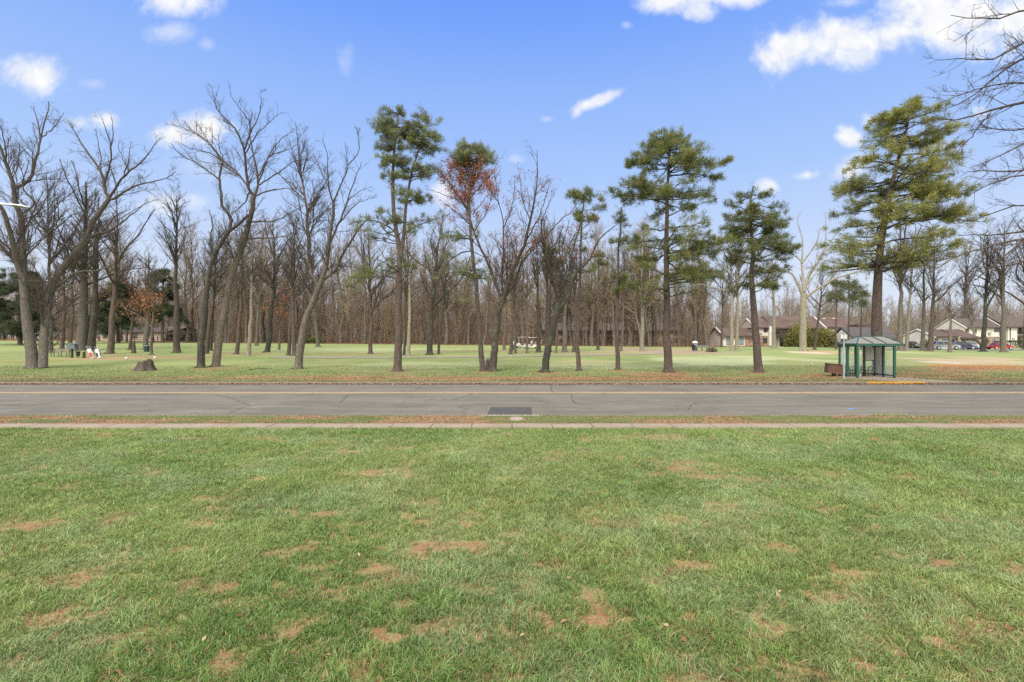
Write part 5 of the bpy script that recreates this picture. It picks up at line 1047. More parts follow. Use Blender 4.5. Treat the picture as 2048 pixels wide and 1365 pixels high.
# left, far behind the trees
h = House('low cream house with brown roof seen under the orange leaved trees', 122, 222)
h.wall(180, 330, 664, 680, 7, CREAM, z0=-.5); h.roof(172, 336, 655, 664, 8, ROOF)
for a in (188, 206, 236, 266, 290): h.win(a, a + 9, 666, 677)
h = House('white walled far house right of the orange leaves', 125, 318)
h.wall(308, 352, 661, 680, 7, WHITE, z0=-.5); h.roof(302, 358, 652, 661, 8, ROOF); h.gable(305, 653, 661, 7.4, WHITE, rake=False)
for a in (316, 334): h.win(a, a + 7, 664, 671)
h.win(326, 331, 665, 678, n=1, name='door')
for lab, x0, x1, Y in (('small white house glimpsed between trunks right of the dark leaning tree', 866, 884, 150), ('white house glimpsed through the trunks behind the person in white', 1010, 1046, 150)):
    h = House(lab, Y, x0); h.wall(x0, x1, 660, 688, 6, WHITE, z0=-.5); h.roof(x0 - 2, x1 + 2, 650, 660, 7, ROOFD); h.win(x0 + 3, x0 + 8, 665, 671); h.win(x0 + 10, x0 + 15, 665, 671)
# rail fence, left background
o = empty('rail_fence', (P(60, 680, 112)[0], 112, 0), 'low wooden rail fence along the far left end of the course', 'fence'); bx0 = o.location.x
bmr = B(); xs_ = np.arange(P(60, 0, 112)[0], P(425, 0, 112)[0], 2.6)
for i, x in enumerate(xs_):
    z = gz(x, 112); bm = B(); box(bm, x - bx0 - .07, x - bx0 + .07, -.07, .07, z - .2, z + 1.15); bobj('post', bm, TIMBER, o)
    if i < len(xs_) - 1:
        z2 = gz(xs_[i + 1], 112)
        for q in (.45, .85): bar(bmr, (x - bx0 + .06, -.0, z + q), (x - bx0 + 2.54, 0, z2 + q), .05, 6)
bobj('rail', bmr, TIMBER, o)
# ------------------------------------------------------------------ bushes
def bush(name, label, cat, at, R, n, size, cols, seed, stems=10, flat=.0, box_=False):
    rng = np.random.default_rng(seed); o = empty(name, at, label, cat); T = Tubes()
    C = []
    if box_:
        C = (rng.random((n, 3)) - [.5, .5, 0]) * np.array(R) * [2, 2, 1]; e = rng.integers(0, 3, n); C[e == 0, 2] = R[2] * rng.uniform(.9, 1.05, (e == 0).sum()); C[e == 1, 1] = -R[1] * rng.uniform(.85, 1.05, (e == 1).sum())
    else:
        u = unit(rng.normal(size=(n, 3))); u[:, 2] = np.abs(u[:, 2]) - .12; q = .55 + .5 * rng.random((n, 1)) ** .6; lump = .62 + .6 * vnoise(u[:, 0] * 3 + u[:, 1] * 2, u[:, 2] * 4, 1.0, seed)[:, None]
        C = u * q * lump * np.array(R) + [0, 0, R[2] * .12]
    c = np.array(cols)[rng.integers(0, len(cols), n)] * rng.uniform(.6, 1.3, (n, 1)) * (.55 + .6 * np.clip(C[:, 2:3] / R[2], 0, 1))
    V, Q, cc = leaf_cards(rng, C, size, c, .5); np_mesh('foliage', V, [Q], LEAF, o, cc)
    a = rng.uniform(0, 6.28, stems); f = np.linspace(0, 1, 6); rr_ = rng.uniform(.3, .8, stems)
    Pt = np.stack([np.outer(np.cos(a) * R[0] * rr_, f ** 1.3), np.outer(np.sin(a) * R[1] * rr_, f ** 1.3), np.outer(np.full(stems, R[2] * .75), f) - .1], -1); T.add(Pt, np.tile(np.linspace(.06, .015, 6) * R[2] / 3, (stems, 1)), 5)
    T.build('stems', BARK_BROWN, o); return o
YG = [(.22, .20, .05), (.17, .165, .045), (.27, .235, .07), (.13, .14, .045)]; GB = [(.05, .07, .03), (.04, .055, .025), (.07, .09, .035)]
def at(px, Y): x = (px - CX) / F * Y; return (x, Y, gz(x, Y))
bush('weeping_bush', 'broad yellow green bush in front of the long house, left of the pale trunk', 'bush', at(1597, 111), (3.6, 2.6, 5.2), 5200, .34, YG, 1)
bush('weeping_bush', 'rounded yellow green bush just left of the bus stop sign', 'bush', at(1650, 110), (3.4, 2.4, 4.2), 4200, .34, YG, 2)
bush('hedge', 'dark clipped hedge below the white wall at the right edge', 'hedge', at(2045, 121), (3.6, 1.0, 1.7), 3600, .2, GB, 3, box_=True)
bush('shrub', 'round dark shrub under the stone wall behind the red car', 'shrub', at(1993, 121), (1.2, .9, 2.0), 1400, .2, GB, 4)
bush('shrub', 'small green shrub at the corner of the red roofed house', 'shrub', at(1877, 100), (.55, .5, 2.1), 900, .16, [(.12, .16, .04), (.09, .12, .035)], 5)
bush('shrub', 'dark shrub beneath the patio doors left of the broad bush', 'shrub', at(1571, 116), (1.3, .8, 2.2), 1400, .2, GB, 6)
bush('shrub', 'brown green shrubs beside the stone front of the red roofed house', 'shrub', at(1951, 99), (1.6, .9, 2.2), 1500, .2, [(.13, .12, .05), (.09, .085, .04)], 7)
bush('shrub', 'low olive shrub left of the parked silver car', 'shrub', at(1855, 101), (1.5, .9, 1.9), 1500, .2, GB + [(.13, .07, .04)], 8)
bush('shrub', 'dark brown shrubs in front of the white walled far house at left', 'shrub', at(378, 112), (2.6, 1.2, 2.8), 1800, .25, [(.09, .075, .045), (.07, .06, .035)], 10)
bush('shrub', 'dark green shrub left of the white walled far house', 'shrub', at(345, 113), (1.9, 1.1, 2.4), 1500, .25, GB, 11)
bush('shrub', 'bright green low shrub at the wood edge left of the straight brown tree', 'shrub', at(628, 103), (2.2, 1.2, 1.4), 1200, .25, [(.13, .17, .05), (.1, .13, .05)], 9)
# ------------------------------------------------------------------ street furniture
GREEN = simple('green_paint', (.012, .066, .046), .45, .15, 2); GREEND = simple('dark_green_paint', (.009, .040, .028), .5, .15, 2); GALV = simple('galvanised_steel', (.33, .35, .36), .5, .12, 5, .3); BLACK = simple('black_plastic', (.018, .018, .02), .5, .2); BLACKR = simple('rubber', (.015, .015, .015), .9)
WHITEP = simple('white_paint', (.55, .55, .53), .5, .08); SLAB = simple('slab_concrete', (.25, .2, .16), .9, .2, 1.2, bumpy=.2); POLYC = simple('roof_sheet', (.19, .182, .17), .45, .12, 1.2); CLEAR = glass('shelter_glass', (.93, .96, .95), .86); RUSTB = simple('rusty_brown_board', (.095, .045, .03), .8, .3, 3); BROWND = simple('dark_brown_board', (.05, .028, .02), .85)
SX, SY = 22.62, 32.75
bm = B(); SLZ = .03
for pts in ([(SX - .5, 35.2), (25.9, 35.2), (26.1, 32.5), (27.2, 30.18), (23.35, 30.18), (22.9, 31.4), (22.3, 32.5)],):
    t = [bm.verts.new((x, y, SLZ)) for x, y in pts]; b_ = [bm.verts.new((x, y, -.2)) for x, y in pts]; bm.faces.new(t)
    for i in range(len(pts)): bm.faces.new((b_[i], b_[(i + 1) % len(pts)], t[(i + 1) % len(pts)], t[i]))
tag(bobj('shelter_slab', bm, SLAB), kind='structure')
sh = empty('bus_shelter', (SX, SY, SLZ), 'green framed bus shelter with grey hipped roof standing by the kerb', 'bus shelter', rz=rad(-3))
W_, D_ = 2.34, 1.90
def post(x, y, s=.062, m=GREEN): bm = B(); box(bm, x - s, x + s, y - s, y + s, 0, 2.14); return bobj('post', bm, m, sh, bevel=.006)
for x, y, m in ((0, 0, GREEN), (W_, 0, GREEN), (0, D_ * .55, GREEN), (0, D_, GREEN), (.48, D_, GREEND), (1.06, D_, GREEND), (1.62, D_, GREEND), (W_, D_, GREEND), (W_, D_ * .55, GREEND)): post(x, y, m=m)
bm = B(); zf0, zf1 = 2.10, 2.26; e0, e1, f0, f1 = -.09, W_ + .50, -.09, D_ + .12
box(bm, e0, e1, f0, f0 + .09, zf0, zf1); box(bm, e0, e1, f1 - .09, f1, zf0, zf1); box(bm, e0, e0 + .09, f0 + .09, f1 - .09, zf0, zf1); box(bm, e1 - .09, e1, f0 + .09, f1 - .09, zf0, zf1)
bobj('fascia', bm, GREEN, sh, bevel=.008)
zr = 2.72; ra, rb, ry = .68, W_ - .02, D_ / 2
A = [(e0 + .03, f0 + .03, zf1), (e1 - .03, f0 + .03, zf1), (e1 - .03, f1 - .03, zf1), (e0 + .03, f1 - .03, zf1)]; Rg = [(ra, ry, zr), (rb, ry, zr)]
bm = B(); av = [bm.verts.new(p) for p in A]; rv = [bm.verts.new(p) for p in Rg]
for f in ((av[0], av[1], rv[1], rv[0]), (av[2], av[3], rv[0], rv[1]), (av[1], av[2], rv[1]), (av[3], av[0], rv[0])): bm.faces.new(f)
ro = bobj('roof', bm, POLYC, sh)
def rib(p, q): bm = B(); a, c = Vector(p), Vector(q); up_ = Vector((0, 0, .022)); bar(bm, a + up_, c + up_, .032, 6); bobj('rib', bm, GREEN, ro)
for a, c in ((A[0], Rg[0]), (A[3], Rg[0]), (A[1], Rg[1]), (A[2], Rg[1]), (Rg[0], Rg[1])): rib(a, c)
for t in (0.0, .5):
    xr = ra + (rb - ra) * t; xe = xr + .30; rib((xe, f0 + .03, zf1), (xr, ry, zr)); rib((xe, f1 - .03, zf1), (xr, ry, zr))
bm = B()
def rail(x0, x1, y0, y1, z, s=.03): bm = B(); box(bm, min(x0, x1) - (s if x0 == x1 else 0), max(x0, x1) + (s if x0 == x1 else 0), min(y0, y1) - (s if y0 == y1 else 0), max(y0, y1) + (s if y0 == y1 else 0), z - s, z + s); bobj('rail', bm, GREEND, sh)
SP = [(.0625, .418, D_, D_), (.543, .998, D_, D_), (1.123, 1.558, D_, D_), (1.683, W_ - .0625, D_, D_), (0, 0, D_ * .55 + .0625, D_ - .0625), (W_, W_, D_ * .55 + .0625, D_ - .0625), (W_, W_, .0625, D_ * .55 - .0625)]
for x0, x1, y0, y1 in SP:
    rail(x0, x1, y0, y1, .17); rail(x0, x1, y0, y1, 2.05)
    bm = B(); g = .004; box(bm, x0 - (g if x0 == x1 else 0), x1 + (g if x0 == x1 else 0), y0 - (g if y0 == y1 else 0), y1 + (g if y0 == y1 else 0), .201, 2.019); bobj('glass_pane', bm, CLEAR, sh)
fr = B(); box(fr, 1.72, W_ - .12, D_ - .075, D_ - .03, 1.10, 2.0); pn = bobj('notice_panel', fr, simple('notice_sheet', (.38, .36, .34), .35, .1, 2), sh); bm = B(); box(bm, 1.69, W_ - .08, D_ - .08, D_ - .02, 1.05, 1.095); bobj('panel_frame', bm, GREEND, pn)
bm = B(); box(bm, .075, .20, -.012, .0, 1.55, 1.72); stk = bobj('sticker', bm, WHITEP, sh); bm = B(); bar(bm, (.138, -.013, 1.63), (.138, -.018, 1.63), .045, 14); bobj('sticker_mark', bm, simple('blue_print', (.03, .06, .35), .5), stk)
bn = empty('bench', (SX + .28, SY + 1.32, SLZ), 'green metal bench with armrests inside the bus shelter', 'bench', rz=rad(-3))
bm = B()
for k in range(7): box(bm, 0, 1.72, k * .062, k * .062 + .045, .41, .44)
bobj('seat', bm, GREEND, bn)
for x in (.1, .6, 1.12, 1.62):
    bm = B(); pts = [(x, .02, .44), (x, .02, .62), (x, .08, .66), (x, .34, .66), (x, .40, .62), (x, .40, .44)]
    for a, c in zip(pts, pts[1:]): bar(bm, a, c, .021, 8)
    bobj('armrest', bm, GALV if x == .6 else GREEND, bn)
for x in (.35, 1.37):
    bm = B(); bar(bm, (x, .06, 0), (x, .10, .41), .026, 8); bobj('leg', bm, GREEND, bn)
    bm = B(); bar(bm, (x, .38, 0), (x, .34, .41), .026, 8); bobj('leg', bm, GREEND, bn)
bk = empty('water_bottle', (SX + 1.02, SY + 1.2, SLZ), 'clear plastic bottle left on the slab in front of the shelter bench', 'bottle')
bm = B(); lathe(bm, [(.03, 0), (.034, .02), (.034, .14), (.028, .17), (.013, .21), (.013, .225)], 12); bobj('bottle_body', bm, simple('pale_blue_plastic', (.45, .62, .75), .2, .1), bk); bm = B(); lathe(bm, [(.0155, .226), (.0155, .245)], 12); bobj('cap', bm, simple('blue_cap', (.04, .15, .5), .5), bk)
# bus stop sign
sx, sy = P(1687.5, 0, 32.4)[0], 32.4
sg = empty('bus_stop_sign', (sx, sy, 0), 'grey steel post carrying two small white plates and a dark plate beside the shelter', 'sign')
bm = B(); box(bm, -.035, .035, -.03, .03, -.2, 2.98); bobj('post', bm, GALV, sg)
for x0, x1 in ((-.18, -.04), (.04, .16)): bm = B(); box(bm, x0, x1, -.012, .012, 2.62, 2.86); bobj('sign_plate', bm, WHITEP, sg)
for x0, x1 in ((-.17, -.04), (.04, .10)): bm = B(); box(bm, x0, x1, -.010, .010, 2.36, 2.60); bobj('dark_plate', bm, BLACK, sg)
# brown box
bx = empty('wooden_box', (P(1668, 0, 34.6)[0], 34.6, gz(22, 34.6)), 'tilted open topped brown wooden box on a short foot left of the shelter', 'box'); bx.rotation_euler = (0, rad(6), rad(-14))
bm = B(); l, w_, hh = .52, .36, .62; z0 = .2
for a in ((-l, l, -w_, -w_ + .04), (-l, l, w_ - .04, w_), (-l, -l + .04, -w_ + .04, w_ - .04), (l - .04, l, -w_ + .04, w_ - .04)): box(bm, a[0], a[1], a[2], a[3], z0, z0 + hh)
box(bm, -l + .04, l - .04, -w_ + .04, w_ - .04, z0, z0 + .04); bobj('box_body', bm, RUSTB, bx, bevel=.006)
bm = B()
for a in ((-l - .03, l + .03, -w_ - .03, -w_ + .05), (-l - .03, l + .03, w_ - .05, w_ + .03), (-l - .03, -l + .05, -w_ + .05, w_ - .05), (l - .05, l + .03, -w_ + .05, w_ - .05)): box(bm, a[0], a[1], a[2], a[3], z0 + hh + .002, z0 + hh + .035)
bobj('rim', bm, BROWND, bx); bm = B(); box(bm, -.12, .08, -.12, .12, -.1, z0 - .002); bobj('foot', bm, BROWND, bx)
bm = B(); box(bm, -l + .041, l - .041, -w_ + .041, w_ - .041, z0 + .05, z0 + hh * .8); bobj('soil', bm, simple('soil', (.05, .035, .025), .95), bx)
# street lamp reaching in from the left, on the near verge
LY = 16.6; lx = P(56, 0, LY)[0]; lz = P(0, 412, LY)[2]
lp = empty('street_lamp', (lx - 3.0, LY, .04), 'pale grey street lamp head on a long arm entering at the left edge', 'street lamp')
bm = B(); bar(bm, (0, 0, -.1), (0, 0, lz - .55), .11, 14, .075); bobj('pole', bm, GALV, lp)
bm = B(); pts = [Vector((0, 0, lz - .75)), Vector((.25, 0, lz - .25)), Vector((.8, 0, lz + .02)), Vector((1.6, 0, lz + .10)), Vector((2.25, 0, lz + .02))]
for a, c in zip(pts, pts[1:]): bar(bm, a, c, .03, 10)
bobj('arm', bm, simple('lamp_grey', (.55, .57, .6), .5, .08), lp)
bm = B(); sec = [(2.12, .035, .0, .05), (2.24, .07, -.015, .055), (2.5, .12, -.045, .045), (2.8, .13, -.075, .01), (2.98, .09, -.09, -.035), (3.02, .03, -.085, -.06)]; rg = []
for x, wd, zb, zt in sec:
    zc = lz - .02
    rg.append([bm.verts.new((x, wd * math.cos(a), zc + (zb + zt) / 2 + (zt - zb) / 2 * math.sin(a) * (1 if math.sin(a) > 0 else .7))) for a in np.linspace(0, 2 * math.pi, 12, endpoint=False)])
for a, c in zip(rg, rg[1:]):
    for k in range(12): bm.faces.new((a[k], a[(k + 1) % 12], c[(k + 1) % 12], c[k]))
bm.faces.new(rg[0]); bm.faces.new(rg[-1][::-1]); hd = bobj('lamp_head', bm, simple('lamp_white', (.62, .64, .66), .45, .06), lp, smooth=True)
bm = B(); poly(bm, [(2.46, -.085, lz - .068), (2.9, -.085, lz - .112), (2.9, .085, lz - .112), (2.46, .085, lz - .068)]); bobj('lens', bm, simple('lamp_lens', (.2, .2, .19), .25), hd)
bm = B(); bar(bm, (2.42, 0, lz + .02), (2.42, 0, lz + .10), .04, 12); bobj('photocell', bm, simple('photocell_blue', (.2, .3, .38), .4), hd)
# manhole cover and storm inlet by the patch
c = P(1033, 841, 16.35)
mc = empty('manhole_cover', (c[0], 16.35, .035), 'round pale grey cover lying in the verge in front of the dark road patch', 'manhole cover'); mc.rotation_euler = (rad(4), 0, 0)
bm = B(); lathe(bm, [(.225, -.06), (.23, .0), (.215, .02), (.20, .022), (.195, .012), (0.02, .012)], 30); bobj('cover', bm, simple('cast_cover', (.24, .2, .165), .8, .3, 8, bumpy=.4), mc)
bm = B(); lathe(bm, [(.275, -.08), (.27, -.02), (.245, -.015), (.24, -.05)], 30); bobj('rim_ring', bm, KERB, mc)
si = empty('storm_inlet', (P(1020, 0, 17.2)[0], 17.2, 0), 'white concrete lip of the storm drain beside the dark road patch', 'storm drain'); bm = B(); box(bm, -1.0, 1.0, -.06, .11, -.2, .016); bobj('concrete_head', bm, simple('pale_concrete', (.34, .3, .255), .85, .15), si, bevel=.015)
bm = B(); box(bm, -.75, .75, .112, .118, -.11, -.03); bobj('opening', bm, BLACK, si)
# stumps
def stump(label, px, py, wpx, hpx, seed, lean=0):
    rng = np.random.default_rng(seed); b = hit(px, py); s = b[1] / F; r = wpx * .5 * s; h = hpx * s; o = empty('tree_stump', b, label, 'tree stump'); k = 26; V = []; rows = [(1.1, -.1), (.98, .06), (.84, .25), (.74, .55), (.70, .82), (.66, 1.0)]
    a = np.linspace(0, 2 * np.pi, k, endpoint=False); lob = 1 + .16 * np.sin(a * 5 + seed) + .1 * np.sin(a * 9 + 2 * seed) + rng.normal(0, .035, k)
    for q, z in rows: V.append(np.stack([np.cos(a) * r * q * (1 + (lob - 1) * (1.5 - z)) + lean * z * r, np.sin(a) * r * q * (1 + (lob - 1) * (1.5 - z)) * .9, np.full(k, h * z) + (z == 1.0) * rng.normal(0, h * .09, k) + (z == 1.0) * .12 * h * np.cos(a)], 1))
    V = np.concatenate(V); i = np.arange(len(rows) - 1)[:, None] * k + np.arange(k)[None]; j = np.arange(len(rows) - 1)[:, None] * k + (np.arange(k)[None] + 1) % k
    np_mesh('stump_bark', V, [np.stack([i, j, j + k, i + k], -1).reshape(-1, 4)], BARK_BROWN, o, smooth=True)
    top = V[-k:]; ctr = top.mean(0) - [0, 0, h * .07]; Vt = np.concatenate([top * [.985, .985, 1], [ctr]]); np_mesh('cut_face', Vt, [np.array([[q, (q + 1) % k, k] for q in range(k)])], simple('cut_wood_%d' % seed, (.19, .14, .095), .9, .35, 4), o); return o
stump('large weathered grey tree stump on the grass near the road', 290, 742, 36, 19, 3, .1)
stump('pointed tall stump left of the green utility box', 267, 707, 8, 22, 5)
stump('low pale stump with dry stems at the end of the park bench', 1423, 704, 14, 8, 7)
DRY = bush('dry_plant', 'dry grey stems sprouting around the low stump by the bench', 'plant', hit(1424, 704.5), (.95, .6, .95), 700, .16, [(.3, .27, .2), (.24, .22, .16)], 12)
tag(bobj('cut_stub', lathe(B(), [(.27, -.1), (.25, .3), (.24, .7), (.21, .86), (.12, .93), (.02, .95)], 14), BARK_GREY, None, loc=hit(977, 741)), 'rounded cut stub of wood at the foot of the red budded maple', 'tree stump')
# left group: box on a post, bin, bench, golf bag
b = hit(144, 716); s = b[1] / F; o = empty('ball_washer_box', b, 'grey metal box on a dark post left of the thick trunk', 'utility box')
bm = B(); prism(bm, [(-.40, 1.02), (.52, 1.02), (.52, 1.50), (-.40, 1.62)], -.25, .25); bobj('cabinet', bm, simple('slate_paint', (.085, .115, .125), .5, .15), o, bevel=.015); bm = B(); box(bm, -.44, .56, -.28, .28, 1.625, 1.66, Matrix.Rotation(rad(5), 4, 'Y')); bobj('lid', bm, simple('slate_lid', (.12, .155, .165), .5, .15), o)
bm = B(); box(bm, -.09, .09, -.09, .09, -.1, 1.02); bobj('post', bm, BROWND, o)
def bin_(label, px, py, k=1.0, m=BLACK, sc=1):
    b = hit(px, py); o = empty('waste_bin', b, label, 'waste bin'); bm = B(); lathe(bm, [(.16 * sc, .16), (.22 * sc, .66 * sc), (.245 * sc, .67 * sc), (.245 * sc, .74 * sc), (.22 * sc, .74 * sc), (.20 * sc, .62 * sc), (.02, .58 * sc)], 16); bobj('bin_body', bm, m, o, smooth=False); bm = B(); bar(bm, (0, 0, -.1), (0, 0, .18), .05, 8); bobj('foot', bm, m, o); return o
bin_('black bin hanging low between the grey box and the golf bag', 156, 716)
b = hit(168, 716.5); tag(bobj('wooden_post', box(B(), -.1, .1, -.1, .1, -.1, .72), BROWND, None, loc=b, bevel=.01), 'short brown wooden post right of the black bin', 'post')
def park_bench(label, px, py, wpx, mat, rz=0):
    b = hit(px, py); L = wpx * b[1] / F; o = empty('park_bench', b, label, 'bench', rz=rz); bm = B()
    for k in range(4): box(bm, -L / 2, L / 2, -.22 + k * .115, -.12 + k * .115, .43, .465)
    bobj('seat', bm, mat, o); bm = B()
    for k in range(3): box(bm, -L / 2, L / 2, .26 + k * .02, .29 + k * .02, .55 + k * .12, .65 + k * .12)
    bobj('backrest', bm, mat, o)
    for x in (-L * .42, 0, L * .42):
        bm = B(); bar(bm, (x, -.17, -.05), (x, -.15, .43), .035, 8); bobj('leg', bm, BLACK, o); bm = B(); bar(bm, (x, .22, -.05), (x, .20, .43), .035, 8); bar(bm, (x, .20, .43), (x, .31, .9), .028, 8); bobj('leg', bm, BLACK, o)
park_bench('weathered wooden bench left of the grey box on its post', 120, 714, 36, simple('weathered_wood', (.17, .145, .11), .9, .25, 4)); park_bench('grey park bench out on the course right of the broad pine', 1404, 702.5, 25, simple('grey_slats', (.15, .15, .13), .8))
RED = simple('red_nylon', (.55, .03, .02), .6, .15); WNY = simple('white_nylon', (.68, .68, .7), .6, .1)
def golf_bag(label, at_, rz, red=True, sc=1.0, parent=None):
    o = empty('golf_bag', at_, label, 'golf bag', rz=rz); M = Matrix.Rotation(rad(-20), 4, 'Y') @ Matrix.Scale(sc, 4)
    def L(prof, mat, nm, par=o, off=(0, 0, 0), s=14): bm = lathe(B(), prof, s, off); bmesh.ops.transform(bm, matrix=M, verts=bm.verts); return bobj(nm, bm, mat, par)
    body = L([(.12, .0), (.15, .03), (.15, .34), (.155, .36), (.15, .62), (.16, .84), (.17, .86), (.17, .90), (.14, .90), (.02, .84)], WNY, 'bag_body')
    for y0, m in ((-.17, RED if red else BLACK), (.06, BLACK)):
        bm = box(B(), -.09, .10, y0, y0 + .11, .1, .58); bmesh.ops.transform(bm, matrix=M, verts=bm.verts); bobj('pocket', bm, m, o, bevel=.03)
    bm = B(); pts = [(.14, 0, .75), (.25, 0, .65), (.27, 0, .45), (.15, 0, .25)]
    for a, c in zip(pts, pts[1:]): bar(bm, a, c, .025, 6)
    bmesh.ops.transform(bm, matrix=M, verts=bm.verts); bobj('strap', bm, BLACK, o)
    for y in (-.12, .12): bm = B(); p = M @ Vector((-.12, y * .6, .8)); bar(bm, p, (p.x + .62, y * 2.2, 0), .012, 6); bobj('stand_leg', bm, GALV, o)
    rng = np.random.default_rng(4)
    for k in range(6):
        a = k * 1.05; bm = B(); p0 = Vector((.08 * math.cos(a), .08 * math.sin(a), .8)); p1 = p0 + Vector((.05 * math.cos(a), .05 * math.sin(a), .26 + .06 * (k % 3))); bar(bm, p0, p1, .008, 6)
        bmesh.ops.create_uvsphere(bm, u_segments=10, v_segments=6, radius=.055 if k % 2 else .03, matrix=Matrix.Translation(p1 + Vector((0, .02, .03))) @ Matrix.Diagonal((1.35, 1, .8, 1)))
        bmesh.ops.transform(bm, matrix=M, verts=bm.verts); bobj('golf_club', bm, BLACK if k % 2 else WNY, o)
    return o
b = hit(186, 717.5); golf_bag('red, white and black golf bag on its stand with covered clubs', b, rad(15), True, 1.25)
ob = golf_bag('white and black golf bag leaning beside the red one', (b[0] + .65, b[1] + .1, gz(b[0] + .65, b[1])), rad(-15), False, 1.2)
# green utility box, tee markers
b = hit(293, 704); o = empty('utility_box', b, 'green utility box with a white top edge among the orange leaved trees', 'utility box'); bm = box(B(), -.24, .24, -.2, .2, -.1, .78); bobj('cabinet', bm, GREEND, o, bevel=.015); bm = box(B(), -.255, .255, -.215, .215, .785, .83); bobj('lid', bm, simple('pale_lid', (.42, .46, .43), .6), o)
for lab, px, py in (('left white tee marker on the grass behind the large stump', 253, 718.5), ('right white tee marker on the grass behind the large stump', 310, 717.5)):
    o = tag(bobj('tee_marker', lathe(B(), [(.05, -.05), (.13, .02), (.16, .10), (.12, .19), (.03, .22)], 14), WHITEP, None, True, hit(px, py)), lab, 'tee marker', 'white tee markers')
o = tag(bobj('paper_scrap', poly(B(), [(-.16, -.1, .05), (.16, -.06, .10), (.12, .12, .06), (-.1, .1, .12)]), WHITEP, None, False, hit(1626, 730)), 'white scrap of paper on the grass left of the shelter', 'paper')
# fallen branch
b = hit(520, 741); T = Tubes(); pts = resample([(-.9, 0, .05), (-.3, .1, .12), (.3, .05, .16), (.9, .15, .08)], 10, .02); rngb = np.random.default_rng(2); T.add(pts[None], np.linspace(.045, .015, 10)[None], 6); A, RA = grow(rngb, pts[None], np.linspace(.045, .015, 10)[None], 14, .2, (.2, .4), (.4, 1), .1, 5, .15); T.add(A, RA, 4); tag(T.build('fallen_branch', BARK_DARK, None), 'dead fallen branch on the grass between tallest bare tree and leaning grey tree', 'branch').location = b
# bin and ball station near the far bench
b = hit(1390, 702); o = empty('water_station', b, 'grey drink station with a white domed top behind the park bench', 'drink station'); bm = box(B(), -.28, .28, -.25, .25, -.1, 1.15); bobj('cabinet', bm, simple('station_grey', (.16, .2, .21), .5), o, bevel=.02); bm = lathe(B(), [(.42, 1.15), (.44, 1.25), (.36, 1.42), (.15, 1.52), (.02, 1.54)], 16); bobj('canopy', bm, WHITEP, o, smooth=True); bm = box(B(), -.15, .15, -.262, -.252, .6, 1.0); bobj('notice', bm, WHITEP, o)
bin_('black bin in front of the white topped drink station', 1387, 703, sc=1.35)
